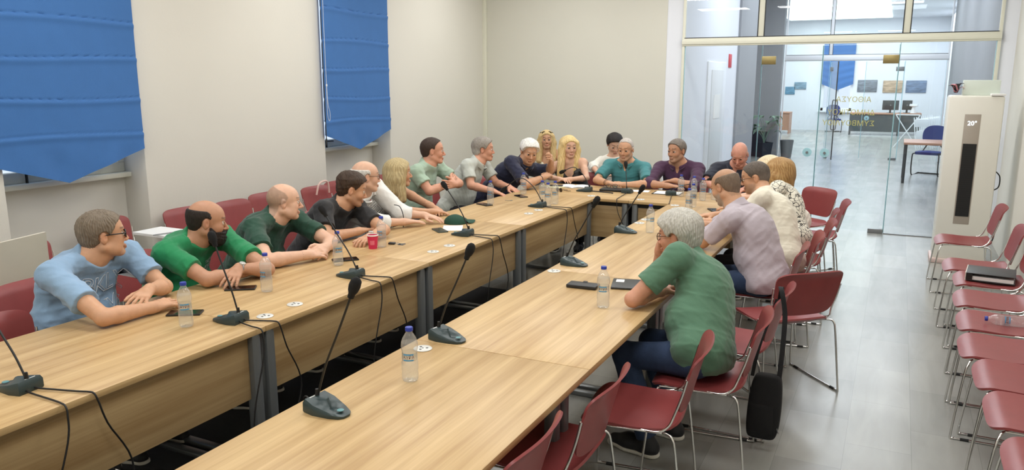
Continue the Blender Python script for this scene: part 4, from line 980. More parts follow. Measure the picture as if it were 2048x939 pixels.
SKINS = {'tan': (200, 154, 122), 'light': (214, 172, 146), 'ruddy': (205, 152, 126), 'olive': (184, 138, 110), 'dark': (176, 120, 90), 'red': (200, 144, 124)}
def person(label, head, hyaw, pelvis, cyaw, armR, armL, skin='tan', hpitch=0, hroll=0, hs=1.0, nk=None, shirt=None, hair=None, res=.005,
           belly=.02, wd=1., slouch=.02, fem=False, fat=1., nose=1., legs=True, legyaw=None, trousers=None, glasses=None, beard=None, sleeve=.55, neckcut='crew', collar=False,
           shrug=(0, 0), sh=None, bust=0, extras=None, brow=(70, 50, 38), kneeh=.50, shirtoff=.012, knee=.43, foot=0., fold=.005, nogroup=None, scalp=None, sleeve_r=1., strapless=False):
    Hd = Frame(head, hyaw, hpitch, hroll, hs)
    P = A(*pelvis); h = A(*head)
    N = A(*nk) if nk is not None else h-.030*A(math.cos(math.radians(hyaw)), math.sin(math.radians(hyaw)), 0)+A(0, 0, -.175*hs)
    cy = math.radians(cyaw); u = unit(N-P); L = np.linalg.norm(N-P)
    f0 = A(math.cos(cy), math.sin(cy), 0); f = unit(f0-u*(f0@u)); l = np.cross(u, f)
    T = np.stack([f, l, u])
    root = thing('person', label, 'person', (P[0], P[1], 0)); O = A(P[0], P[1], 0)
    B = lambda t, a=0., b=0.: P+u*L*t-f*slouch*4*t*(1-t)+f*a+l*b
    sw = (.178 if not fem else .150)*wd if sh is None else sh
    Sh = {-1: B(.90, .012, -sw)+u*shrug[0], 1: B(.90, .012, sw)+u*shrug[1]}
    hb = Hd.p(-.028, 0, -.055)
    nr = (.050 if fem else .060*min(fat, 1.12))
    def torso(F, o):
        F.cone(B(.80), N-f*.006, .080*wd+o, .060+o*.9, .04)
        F.ell(B(.02), (.115+o, .158*wd+o, .105+o), T, .05); F.ell(B(.30, .012+belly*.6), (.108+belly*.55+o, .140*wd+belly*.3+o, .17+o), T, .06)
        F.ell(B(.64, .008), (.104*min(wd, 1.15)+o, .150*wd+o, .17+o), T, .05)
        for s_ in (-1, 1):
            F.ell(B(.70, .055, s_*.068), (.045+o*.6+bust*.6, .07+o, .06+o), T, .04)
            if bust: F.ell(B(.60, .085, s_*.068), (.045+bust+o, .055+o, .055+o), T, .03)
            F.cone(B(.84, -.01, s_*.06), Sh[s_], .062+o, .052+o, .04)
            F.cone(N+u*.03, Sh[s_]+u*.012, .040+o, .034+o, .045)
        F.cone(B(.90), N, .055*wd+o, nr+o, .03); F.cone(N, hb, nr+.004+o*.75, nr*.93+o*.75, .03)
    arms = {}
    for s_, a in ((-1, armR), (1, armL)):
        if a is None: continue
        E_, W_ = A(*a['e']), A(*a['w']); S0 = Sh[s_]; v = E_-S0; d = np.linalg.norm(v); mx = .325 if not fem else .30
        if d > mx: Sh[s_] = S0 = S0+unit(v)*min(d-mx, .06)
        if np.linalg.norm(E_-S0) > .36 or np.linalg.norm(W_-E_) > .31 or np.linalg.norm(W_-E_) < .19: print('ARM', label[:40], s_, round(np.linalg.norm(E_-S0), 2), round(np.linalg.norm(W_-E_), 2))
        arms[s_] = (S0, E_, W_, a)
    # ---- body
    F = Fld(); torso(F, 0.)
    if legs:
        F.cone(P+l*.07-A(0,0,.03), P+l*.08+f0*.08-A(0,0,.03), .05, .045, .05); F.cone(P-l*.07-A(0,0,.03), P-l*.08+f0*.08-A(0,0,.03), .05, .045, .05)
    F.cone(N+u*.02+f*.02, Hd.p(.012, 0, -.085), nr*.8, nr*.66, .03)
    head_prims(F, Hd, hs, fat, fem, nose=nose)
    am = .82 if fem else 1.0
    for s_, (S0, E_, W_, a) in arms.items():
        t = a.get('thick', 1.)*am
        F.cone(S0, S0*.55+E_*.45, .052*t, .047*t, .03); F.cone(S0*.55+E_*.45, E_, .047*t, .038*t, .02)
        M_ = E_*.72+W_*.28; F.cone(E_, M_, .038*t, .041*t, .015); F.cone(M_, W_, .041*t, .0255*t, .01)
        d = A(*a['d']) if 'd' in a else W_-E_
        hand(F, W_, unit(d), A(*a.get('n', (0, 0, 1))), s_*a.get('flip', 1)*-1, (.92 if fem else 1.0)*a.get('hs', 1), a.get('c', .25), a.get('sp', .1))
    V, Q = F.mesh(res)
    sk = L3(SKINS[skin]); col = np.repeat(sk[None], len(V), 0); q = Hd.loc(V); hm = (q**2).sum(1) < .17**2
    def paint(mask, c, a=1.):
        m = (np.clip(mask, 0, 1)*a*hm)[:, None]; col[:] = col*(1-m)+np.array(c)[None]*m
    g = lambda c, r: np.exp(-(((q-A(*c))/A(*r))**2).sum(1))
    red = sk*np.array([1.02, .82, .79])
    paint(g((.10, 0, -.04), (.02, .02, .02)), red, .6)
    for y in (-1, 1):
        paint(g((.07, y*.045, -.035), (.03, .02, .022)), red, .45); paint(g((-.01, y*.088, -.01), (.03, .012, .035)), red, .5)
        paint(g((.09, y*.031, -.016), (.02, .020, .007)), sk*.62, .5)
        paint(sstep(.006, .003, np.abs(q[:, 2]-.0235+.10*(np.abs(q[:, 1])-.03)**2*10))*sstep(.052, .046, np.abs(q[:, 1]))*sstep(.010, .014, np.abs(q[:, 1]))*(q[:, 0] > .05), L3(brow), .38)
    paint(np.exp(-((q[:, 2]+.0785)/.0085)**2)*sstep(.026, .018, np.abs(q[:, 1]))*(q[:, 0] > .075), L3((176, 112, 98)) if not fem else L3((190, 96, 96)), .6)
    paint(np.exp(-((q[:, 2]+.0782)/.0028)**2)*sstep(.026, .02, np.abs(q[:, 1]))*(q[:, 0] > .08), sk*.25, .6)
    if beard and beard[0] == 'stubble':
        m = sstep(-.035, -.06, q[:, 2])*sstep(-.01, .02, q[:, 0])*(1-g((.095, 0, -.078), (.02, .022, .009)))*(1-.7*g((.09, 0, -.05), (.02, .018, .012)))
        paint(m, L3(beard[1]), beard[2])
    if scalp:
        m = scalp_mask(q, scalp[0]); paint(m*(1+.25*noise3(q, 3, 160, 3)), L3(scalp[1]), scalp[2])
    body = mesh_obj('body', V-O, Q, SKIN, root, col)
    for y in (-1, 1):
        c = Hd.p(.0795, y*.031, -.006)-O; m = MB(); R3 = Matrix([list(Hd.f), list(Hd.l), list(Hd.u)]).transposed().to_4x4(); R3.translation = Vector(c)
        rr = .0148*hs; prof = [(rr*math.sin(a*PI/12), rr*math.cos(a*PI/12)) for a in range(13)]
        Rx = R3 @ Matrix.Rotation(PI/2, 4, 'Y')
        m.lathe([(x, z) for x, z in prof], 12, M=Rx)
        m.mi = [1 if i//12 < 3 else 0 for i in range(len(m.f))]
        eo = m.build('eye', [EYEM, IRIS], root, smooth=180)
        # lids stay open only as a slit
        lid = MB().grid(lambda a, b: tuple(R3 @ Vector((rr*1.07*math.cos((a-.5)*2.2)*math.cos(.30+b*1.1), rr*1.12*math.sin((a-.5)*2.4), rr*1.07*math.sin(.30+b*1.1)))), 10, 4, thick=.0008)
        lid.build('eyelid', mat('lid_'+skin, tuple(int(v*.93) for v in SKINS[skin]), .5, noise=.03), root, smooth=180)
    # ---- shirt
    if shirt:
        F = Fld(); o = shirtoff; torso(F, o)
        for s_, (S0, E_, W_, a) in arms.items():
            sr = a.get('sl', sleeve); t = am*sleeve_r*max(1, a.get('thick', 1.)*.97)
            if sr <= 0: continue
            if sr <= 1: F.capped(S0, S0+(E_-S0)*sr, .056*t+.006, .056*t+.007+.004*sr, .03)
            else:
                F.cone(S0, E_, .067*t, .058*t, .03); F.capped(E_, E_+(W_-E_)*(sr-1), .057*t, .048*t, .02)
        F.ell(P-u*.02, (.140, .186*wd, .12), T, .04); F.plane(P-A(0, 0, .075), (0, 0, -1), .01)
        rn = nr+.016; nd = unit(hb-N); pn = unit(nd+f*.42); p0 = N+nd*.042
        def ncut(p):
            d_ = p-N; ax = np.sqrt(((d_-(d_@nd)[..., None]*nd)**2).sum(-1))
            return np.maximum(-((p-p0)@pn), ax-.105)
        if neckcut == 'crew': F.ops.append((ncut, .004, 's', None, None))
        elif neckcut == 'v': F.ops.append((ncut, .004, 's', None, None)); F.cone(N+f*.062+u*.005, B(.76, .150), .024, .006, .01, 's')
        elif neckcut == 'off':   # off-shoulder neckline
            F.plane(B(.80, 0, 0), u+f*.35, .01)
        elif neckcut == 'scoop': F.plane(B(.82, .08), u+f*.35, .01); F.cone(N-u*.03, hb+u*.1, rn*1.2, rn*1.6, .006, 's'); F.ell(B(.84, .12), (.09, .055, .075), T, .02, 's')
        sd = sum(ord(c) for c in label) % 1000
        fold0 = fold
        def folds(Pq, d):
            q_ = (Pq-O)@T.T*A(1, 1, .55); fold = fold0*(.25+.75*sstep(.06, .16, np.sqrt(((Pq-N)**2).sum(-1)))); a_ = noise3(q_, sd, 17, 3); b_ = noise3((Pq-O)@T.T*A(1, .6, 1.3), sd+1, 34, 3); return d+fold*1.3*(np.abs(a_)-.4)+fold*1.0*(np.abs(b_)-.4)*1.1+fold*.3*noise3(Pq, sd+2, 70, 2)
        F.post.append(folds)
        V2, Q2 = F.mesh(res*1.15)
        so = mesh_obj('shirt', V2-O, Q2, shirt, root)
        if neckcut == 'scoop':
            for s_ in (-1, 1):
                MB().tube([Vector(p-O) for p in [B(.70, .125, s_*.075), B(.84, .085, s_*.085), B(.93, .03, s_*.09), B(.88, -.06, s_*.085), B(.75, -.105, s_*.08)]], .005, 6).build('strap', shirt, root)
        if collar:
            ccol = collar if not isinstance(collar, bool) else shirt
            m = MB(); ax = unit(hb-N); x_ = unit(f-ax*(f@ax)); y_ = np.cross(ax, x_); K = 22
            pts = []
            for i in range(K+1):
                a = -PI+2*PI*i/K; gap = abs(abs(a)) ; pts.append(a)
            def cf(uu, vv):
                a = .38+(2*PI-.76)*uu; r = rn+.004+.016*math.sin(vv*PI)+.010*vv; drop = (.022-.045*max(0, vv-.35))
                fr = math.cos(a); lowf = -.035*max(0, fr)**2
                p = N+x_*(math.cos(a)*(r+.012*max(0, fr)))+y_*(math.sin(a)*r)+ax*(.028*(1-(2*vv-1)**2)-.004+lowf-.02*vv)
                return tuple(p-O)
            m.grid(cf, 30, 6, thick=.003).build('collar', ccol, root, smooth=80)
    # ---- legs
    if legs:
        ly = math.radians(cyaw if legyaw is None else legyaw); lf = A(math.cos(ly), math.sin(ly), 0); ll = A(-math.sin(ly), math.cos(ly), 0)
        F = Fld(); F.ell(P+u*.00, (.132, .178*wd, .105), T, .05)
        lg = {}
        for s_ in (-1, 1):
            hp = P+ll*s_*.085-A(0, 0, .015); kn = A(P[0], P[1], 0)+lf*knee+ll*s_*.13+A(0, 0, kneeh); an = kn+lf*foot+A(0, 0, -kneeh+.095)+lf*.02
            F.cone(hp, kn, .088*(.9+.1*wd), .063, .05); F.cone(kn, kn*.6+an*.4, .063, .062, .02); F.capped(kn*.6+an*.4, an, .060, .052, .02); lg[s_] = an
        F.plane(P+A(0, 0, .13), (0, 0, 1), .01)
        F.plane(A(0, 0, .433), (0, 0, -1), .004) if False else None
        F.post.append(lambda Pq, d: d+.0035*noise3(Pq, 5, 26, 4))
        V3, Q3 = F.mesh(max(.007, res*1.4)); mesh_obj('trousers', V3-O, Q3, trousers or CHINO, root)
        for s_ in (-1, 1):
            an = lg[s_]; F = Fld(); z0 = A(an[0], an[1], 0)
            F.cone(an, z0+A(0, 0, .05)-lf*.01, .038, .042, .03); F.cone(z0+A(0, 0, .042)-lf*.03, z0+lf*.10+A(0, 0, .042), .040, .044, .03); F.cone(z0+lf*.10+A(0, 0, .036), z0+lf*.185+A(0, 0, .028), .043, .032, .03)
            F.plane(A(0, 0, .002), (0, 0, -1), .004); V4, Q4 = F.mesh(.007); so_ = mesh_obj('shoe', V4-O, Q4, SHOE, root)
            F = Fld(); F.cone(z0+A(0, 0, .012)-lf*.03, z0+lf*.10+A(0, 0, .012), .043, .047, .03); F.cone(z0+lf*.10+A(0, 0, .012), z0+lf*.19+A(0, 0, .012), .046, .036, .03)
            F.plane(A(0, 0, .022), (0, 0, 1), .002); F.plane(A(0, 0, .001), (0, 0, -1), .002); V5, Q5 = F.mesh(.007); mesh_obj('sole', V5-O, Q5, CREAM, so_)
    # ---- hair
    if hair: make_hair(hair, Hd, hs, root, O, N, u, f, l, res)
    if beard and beard[0] == 'full':
        F = Fld(); head_prims(F, Hd, hs*1.0, fat, fem, nose=.6, ears=False); P_ = Hd.p
        F.ell(P_(.055, 0, -.098), (.046, .054, .048), Hd.R, .02)
        def bm_(Pq, d):
            qq = Hd.loc(Pq); x, y, z = qq[..., 0], np.abs(qq[..., 1]), qq[..., 2]
            M_ = np.maximum(.012-x, z+.035+.0*x); M_ = np.maximum(M_, -(z+.165)); chk = z+.060-.9*np.maximum(0, .05-x); M_ = np.maximum(M_, np.where(y > .026, chk, z+.052))
            lip = np.sqrt((x-.10)**2+(y*.65)**2+((z+.079)*1.5)**2)-.021; M_ = np.maximum(M_, -lip)
            dd = d-.010+.0022*noise3(qq, 9, 260, 4); return np.maximum(dd, M_*hs)
        F.post.append(bm_); V6, Q6 = F.mesh(res*.8); c = L3(beard[1]); cc = c[None]*(1+.25*noise3(V6, 4, 180, 3))[:, None]
        mesh_obj('beard', V6-O, Q6, HAIRM, root, np.clip(cc, 0, 1))
    if glasses:
        fr, up, tint = glasses; M4 = Matrix([list(Hd.f), list(Hd.l), list(Hd.u)]).transposed().to_4x4(); M4.translation = Vector(Hd.o-O)
        g_ = bpy.data.objects.new('glasses', None); COL.objects.link(g_); g_.parent = root; g_.matrix_local = M4 @ Matrix.Scale(hs, 4)
        dz, dx = (0, 0) if not up else (.088, -.035)
        for y in (-1, 1):
            pts = [(.098+dx-.004*abs(math.cos(a*PI/8)), y*.033+.025*math.cos(a*PI/8), -.008+dz+.0185*math.sin(a*PI/8)) for a in range(16)]
            MB().tube(pts, .0034 if fr == BLKF else .0022, 6, closed=True).build('rim', fr, g_, smooth=80)
            MB().add([(p[0], p[1], p[2]) for p in pts], [tuple(range(16))]).build('lens', tint, g_)
            MB().tube([(.096+dx, y*.058, .0+dz), (.088+dx, y*.074, .0+dz), (-.005+dx, y*.0825, .002+dz), (-.025+dx, y*.084, -.012+dz)], .0032 if fr == BLKF else .0022, 6).build('temple', fr, g_, smooth=80)
        MB().tube([(.099+dx, -.009, -.002+dz), (.104+dx, 0, .002+dz), (.099+dx, .009, -.002+dz)], .002, 6).build('bridge', fr, g_)
    root['_'] = 0; del root['_']
    return dict(root=root, O=O, B=B, f=f, l=l, u=u, Sh=Sh, arms=arms, Hd=Hd, N=N)

def scalp_mask(q, style):
    x, y, z = q[:, 0], q[:, 1], q[:, 2]
    zs = np.array([-.095, -.06, -.02, .0, .03, .06, .08, .12]); 
    gs = {'full': [-.07, -.05, -.032, .012, .040, .060, .082, .2], 'recede': [-.07, -.05, -.035, .008, .022, .040, .055, .2], 'sides': [-.07, -.05, -.035, .008, .020, .0, -.04, -.1]}[style]
    return sstep(.006, -.006, x-np.interp(z, zs, gs))*(z > -.09)
def make_hair(hair, Hd, hs, root, O, N, u, f, l, res):
    st = hair['style']; c = L3(hair['col']); c2 = L3(hair.get('col2', hair['col'])); t0 = hair.get('t', .010); sd = hair.get('seed', 1)
    F = Fld(); P_ = Hd.p; R = Hd.R
    F.ell(P_(-.014, 0, .020), A(.100, .077, .091)*hs, R, .015); F.ell(P_(.028, 0, .022), A(.064, .064, .068)*hs, R, .015)
    F.cone(P_(-.05, 0, -.03), P_(-.05, 0, -.07), .045*hs, .035*hs, .03)
    zs = np.array([-.10, -.085, -.05, -.02, .0, .03, .05, .065, .08, .10])
    gs = {'full': [-.065, -.06, -.045, -.012, .024, .044, .056, .070, .092, .2],
          'low': [-.065, -.06, -.045, -.010, .024, .044, .062, .085, .10, .2],
          'recede': [-.065, -.06, -.045, -.030, .010, .018, .026, .040, .055, .2],
          'sides': [-.065, -.06, -.045, -.030, .010, .016, .004, -.020, -.07, -.3]}[hair.get('line', 'full')]
    long_ = st in ('long', 'bob')
    if long_:
        Ln = hair.get('len', .30)
        vol = hair.get('vol', 1.)
        # volume hangs down with gravity from the temples and nape
        dn = A(0, 0, -1)
        for y in (-1, 1):
            a = P_(.02, y*.070, .03); b = P_(-.005, y*.082, -.05); e = b+dn*(Ln-.10)+Hd.l*y*.012+f*hair.get('fwd', .02)
            F.cone(a, b, .024*vol, .032*vol, .03); F.cone(b, e, .034*vol, .024*vol, .03)
            b2 = P_(-.06, y*.045, -.04); F.cone(P_(-.06, y*.04, .03), b2, .05*vol, .048*vol, .03); F.cone(b2, b2+dn*(Ln-.08)-f*.015, .046*vol, .030*vol, .03)
        F.cone(P_(-.075, 0, 0), P_(-.075, 0, -.05)+dn*(Ln-.10), .05*vol, .040*vol, .03)
    if hair.get('tail'): F.cone(P_(-.10, 0, .0), P_(-.125, 0, -.03), .03, .024, .02); F.cone(P_(-.125, 0, -.03), P_(-.13, 0, -.15), .024, .014, .02)
    def post(Pq, d):
        q = Hd.loc(Pq); x, y, z = q[..., 0], q[..., 1], q[..., 2]; ay = np.abs(y)
        ang = np.arctan2(y, x+.02); nz = noise3(q, sd, 30, 3)
        if long_:
            d = d+.0007*np.sin(ang*30+3*nz+4*z)-.002+.0005*noise3(q*A(1, 1, .12), sd+2, 200, 3)
            t = t0+.0*z
            face = np.sqrt(((x-.105)/.085)**2+(y/.060)**2+((z+.035)/(.092 if not hair.get('bangs') else .078))**2)-1
            d2 = np.maximum(d-t, -face*.06)
            cut = x-np.interp(z, [-.3, -.12, -.02, .03, .06, .075, .12], [.075, .075, .060, .066, .082, .095, .3]) ; d2 = np.maximum(d2, cut)
            return d2
        t = t0*(1+hair.get('top', .5)*sstep(.0, .09, z)+.35*sstep(.05, .07, ay)*sstep(-.02, .02, z))
        if st == 'spiky': d = d-.004*np.abs(nz)-.004*noise3(q, sd+3, 95, 3)
        tex = hair.get('tex', .0016)*(noise3(q*A(1, 1, .6), sd+5, 170, 4)+.8*np.sin(ang*46+6*nz))
        M_ = (x-np.interp(z, zs, gs))*.75+.0035*noise3(q, sd+7, 230, 3)
        M_ = np.maximum(M_, -(z+hair.get('nape', .085)))
        if hair.get('line') == 'sides': M_ = np.maximum(M_, z-hair.get('ztop', .055)-.0*x)
        ear = np.sqrt((x+.006)**2+((z+.012)*.8)**2)-.026; M_ = np.maximum(M_, np.where(ay > .055, -ear, -1)) if not hair.get('coverear') else M_
        dd = d-t+tex
        k = .006; hh = np.clip(.5-.5*(dd-M_)/k, 0, 1); return dd*(1-hh)+M_*hh+k*hh*(1-hh)
    F.post.append(post)
    V, Q = F.mesh(res*.9)
    q = Hd.loc(V); ang = np.arctan2(q[:, 1], q[:, 0]+.02); nz = noise3(q, sd, 30, 3)
    m = .5+.5*np.sin(ang*(34 if long_ else 50)+5*nz+8*q[:, 2]); m = np.clip(m*.75+.3*noise3(q, 8, 60, 3), 0, 1)
    if hair.get('roots'): rt = sstep(.055, .10, q[:, 2])*sstep(.06, .0, np.abs(q[:, 1]))[...]; c_ = c[None]*(1-rt[:, None])+L3(hair['roots'])[None]*rt[:, None]
    else: c_ = np.repeat(c[None], len(V), 0)
    if hair.get('side'): sdm = sstep(.03, -.02, q[:, 2]); c_ = c_*(1-sdm[:, None])+L3(hair['side'])[None]*sdm[:, None]
    col = c_*(1-m[:, None]*.6)+c2[None]*(m[:, None]*.6)
    mesh_obj('hair', V-O, Q, HAIRM, root, np.clip(col, 0, 1))
def band(pr, side, t, rad, r, m, name, off=0):
    S0, E_, W_, a = pr['arms'][side]; p = E_+(W_-E_)*t; d = unit(W_-E_); x = unit(np.cross(d, A(.1, .2, 1))); y = np.cross(d, x); O = pr['O']
    return MB().tube([tuple(p-O+(x*math.cos(k*PI/8)+y*math.sin(k*PI/8))*rad) for k in range(16)], r, 6, closed=True).build(name, m, pr['root'], smooth=80)
def watch(pr, side, m=STEEL):
    o = band(pr, side, .90, .0305, .0042, m, 'wristwatch'); S0, E_, W_, a = pr['arms'][side]; d = unit(W_-E_); n = unit(A(*a.get('n', (0, 0, 1)))); n = unit(n-d*(n@d)); c = E_+(W_-E_)*.90+n*.030-pr['O']
    q = Vector(n).to_track_quat('Z', 'Y').to_matrix().to_4x4(); q.translation = Vector(c)
    MB().lathe([(0, .008), (.014, .008), (.018, .005), (.018, -.004)], 18, M=q).build('dial', mat('watch_dial', (190, 190, 186), .3, .3), o)
def cloth(name, rgb, **k):
    kw = dict(rough=.88, noise=.05, nscale=9, bump=.22, bscale=35, sheen=.15); kw.update(k); return mat(name, rgb, **kw)
def chest_text(pr, lines, m, size, up, side, dist=.3, outline=0, name='shirt_print', spacing=1., dirv=None, lean=0):
    """project flat lettering on the shirt along the chest normal"""
    from mathutils.bvhtree import BVHTree
    sh_ = [o for o in bpy.data.objects if o.parent == pr['root'] and o.name.startswith('shirt')][0]
    bvh = BVHTree.FromPolygons([v.co for v in sh_.data.vertices], [p.vertices for p in sh_.data.polygons])
    f, l, u = pr['f'], pr['l'], pr['u']; Ff = unit(f+l*(lean)); Ll = unit(l-f*lean)
    c = pr['B'](up)-pr['O']; mb = MB()
    for i, (s_, dy) in enumerate(lines):
        v, fc = text_mesh(s_, size, .0002, outline=outline, spacing=spacing); out = []; ok = True
        for p in v:
            # seen from the front the lettering runs towards the wearer's left
            o3 = c+Ll*(p[0]+side)+u*(p[1]+dy)+Ff*dist
            hit = bvh.ray_cast(Vector(o3), Vector(-Ff))
            q = hit[0] if hit[0] is not None else Vector(o3-Ff*dist*.6)
            out.append(tuple(q+Vector(Ff)*(.0022+p[2])))
        mb.add(out, fc)
    return mb.build(name, m, pr['root'], smooth=180)
LENS = glassmat('spectacle_lens', (.93, .93, .93), .06, .4)
BLKF = mat('black_spectacle_frame', (24, 22, 22), .35); TORTF = mat('brown_spectacle_frame', (96, 62, 36), .35)
Z0 = .74
# ---- left row, nearest first
pr = person('man in a light blue tee with dark glasses leaning on the table, grey hair', (-3.56, 2.53, 1.095), 62, (-3.84, 2.46, .55), 2,
    dict(e=(-3.18, 2.22, .79), w=(-3.16, 2.47, .775), d=(.05, 1, .05), n=(.3, 0, 1), c=.55), dict(e=(-3.38, 2.72, .79), w=(-3.26, 2.53, .835), d=(.35, -.75, -.18), n=(.2, .1, 1), c=.30, sp=.16),
    skin='tan', hpitch=-2, wd=1.3, belly=.09, slouch=.05, shrug=(.03, .03), fat=1.08, nk=(-3.61, 2.48, .965), shirt=cloth('light_blue_jersey', (136, 166, 196)), res=.0042,
    hair=dict(style='short', col=(104, 90, 74), col2=(150, 140, 126), line='full', t=.009, tex=.0022), glasses=(BLKF, False, LENS), sleeve=.66)
chest_text(pr, [('BKLYN', .0), ('NYC', -.13)], mat('white_ink', (225, 230, 235), .6), .125, .78, .095, dist=.20, outline=.0016, spacing=.88)
pr = person('man in a bright green tee with a full dark beard and bald crown', (-3.52, 3.16, 1.065), 50, (-3.84, 3.10, .55), 10,
    dict(e=(-3.30, 2.93, .79), w=(-3.26, 3.14, .785), d=(.2, 1, -.1), n=(.1, 0, 1), c=.5), dict(e=(-3.17, 3.25, .79), w=(-3.24, 3.10, .82), d=(.35, -.85, -.35), n=(.25, .1, 1), c=.22, sp=.14),
    skin='olive', hpitch=8, wd=1.28, belly=.09, slouch=.05, shrug=(.03, .03), fat=1.05, nk=(-3.59, 3.12, .94), shirt=cloth('bright_green_jersey', (24, 128, 78)), res=.0042,
    hair=dict(style='short', col=(40, 32, 28), line='sides', ztop=.058, t=.006, tex=.0012), beard=('full', (34, 26, 24)), sleeve=.66, brow=(30, 22, 20), nose=1.15)
watch(pr, 1)
chest_text(pr, [('ΤΑΞΙΑΡΧ', .0), ('ΑΠΣ ★ 19', -.028), ('ΝΑΥΠΛΙΟ', -.056)], mat('white_ink', (225, 230, 235), .6), .024, .78, .085, dist=.20)
pr = person('bald man in a dark green tee with clasped hands', (-3.58, 3.86, 1.075), 46, (-3.88, 3.76, .55), 6,
    dict(e=(-3.32, 3.40, .79), w=(-3.22, 3.64, .79), d=(.35, .9, .0), n=(.5, -.3, .8), c=.42, thick=1.1), dict(e=(-3.34, 4.02, .79), w=(-3.22, 3.82, .80), d=(.25, -.9, .0), n=(.6, .3, .7), c=.55, thick=1.1),
    skin='light', hpitch=2, wd=1.26, belly=.11, slouch=.05, shrug=(.03, .03), fat=1.14, nk=(-3.64, 3.82, .95), shirt=cloth('dark_green_jersey', (26, 66, 50)), res=.0045,
    scalp=('sides', (120, 104, 92), .55), sleeve=.66, nose=1.2, brow=(110, 90, 76))
band(pr, -1, .86, .030, .0022, BLACK, 'bracelet')
pr = person('young man in a black tee with short dark brown hair, looking down the table', (-3.52, 4.50, 1.08), 40, (-3.88, 4.40, .55), 6,
    dict(e=(-3.46, 4.12, .79), w=(-3.40, 4.40, .79), d=(.1, 1, 0), n=(0, 0, 1), c=.35), dict(e=(-3.26, 4.52, .79), w=(-3.22, 4.28, .785), d=(.1, -1, -.05), n=(.1, 0, 1), c=.5),
    skin='tan', hpitch=14, wd=1.14, belly=.05, slouch=.05, shrug=(.03, .03), nk=(-3.60, 4.46, .95), shirt=cloth('black_jersey', (36, 36, 38)), res=.0045,
    hair=dict(style='spiky', col=(52, 38, 28), col2=(84, 62, 44), line='full', t=.007, top=1.6), sleeve=.66, beard=('stubble', (110, 78, 60), .35), brow=(52, 36, 26))
watch(pr, 1)
tag(MB().tube(spline([(-3.33, 4.86, .745), (-3.34, 4.88, .83), (-3.37, 4.88, .90), (-3.41, 4.86, .915)], 5), .0035, 6).build('small_gooseneck', BLACK), 'thin small gooseneck microphone standing before the white shirt', 'microphone')
pr = person('old man in a white shirt with thin glasses and a bald crown', (-3.62, 4.80, 1.135), 52, (-4.04, 4.98, .56), 15,
    dict(e=(-3.46, 4.68, .80), w=(-3.33, 4.88, .785), d=(.55, .75, -.05), n=(0, 0, 1), c=.2, thick=.95), dict(e=(-3.46, 5.02, .82), w=(-3.30, 5.12, .80), d=(.75, .1, -.12), n=(0, 0, 1), c=.2, thick=.95),
    skin='light', hpitch=2, wd=1.1, belly=.05, slouch=.04, shrug=(.02, .02), nk=(-3.69, 4.83, .995), shirt=cloth('white_cotton', (226, 226, 222)), res=.005, collar=True,
    hair=dict(style='short', col=(206, 204, 198), line='sides', ztop=.050, t=.009), glasses=(TORTF, False, LENS), sleeve=1.45, sleeve_r=1.15)
pr = person('woman with shoulder length blonde hair in a checked off shoulder top', (-3.75, 5.43, 1.09), 42, (-4.06, 5.45, .55), 20,
    dict(e=(-3.58, 5.22, .80), w=(-3.40, 5.40, .78), d=(.6, .7, -.1), n=(0, 0, 1), c=.3), dict(e=(-3.62, 5.68, .78), w=(-3.44, 5.52, .78), d=(.6, -.6, 0), n=(0, 0, 1), c=.3),
    skin='tan', fem=True, wd=1.0, belly=.02, bust=.012, nk=(-3.80, 5.41, .93), res=.005, neckcut='off', sleeve=.42, sleeve_r=1.25,
    shirt=cloth('checked_cotton', (120, 118, 112)), hair=dict(style='long', col=(166, 146, 104), col2=(212, 196, 152), len=.26, vol=1.0))
pr = person('man in a mint tee sitting back with crossed arms', (-3.84, 6.12, 1.215), 33, (-4.12, 6.08, .56), 5,
    dict(e=(-3.72, 5.86, .87), w=(-3.62, 6.09, .93), d=(-.2, 1, .1), n=(1, 0, .2), c=.2), dict(e=(-3.68, 6.32, .89), w=(-3.60, 6.10, .91), d=(-.15, -1, .1), n=(1, .1, 0), c=.2),
    skin='ruddy', wd=1.18, belly=.05, slouch=.02, shrug=(.02, .02), nk=(-3.88, 6.09, 1.07), shirt=cloth('mint_jersey', (158, 180, 160)), res=.005, fat=1.0, nose=1.1,
    hair=dict(style='short', col=(58, 44, 36), line='recede', t=.006, tex=.001), sleeve=.62)
pr = person('grey haired man in a pale grey polo with hands below the table edge', (-3.76, 6.96, 1.165), 26, (-4.08, 6.85, .55), 5,
    dict(e=(-3.72, 6.62, .83), w=(-3.50, 6.66, .785), d=(.9, .3, -.3), n=(0, 0, 1), c=.3), dict(e=(-3.70, 7.12, .80), w=(-3.50, 7.02, .78), d=(.9, -.2, -.3), n=(0, 0, 1), c=.3),
    skin='ruddy', wd=1.14, belly=.05, slouch=.03, shrug=(.02, .02), nk=(-3.81, 6.92, 1.02), shirt=cloth('pale_grey_pique', (186, 190, 182)), res=.0052, collar=True, neckcut='v',
    hair=dict(style='short', col=(130, 122, 112), col2=(176, 172, 166), line='full', t=.012, side=(176, 172, 166)), sleeve=.68)
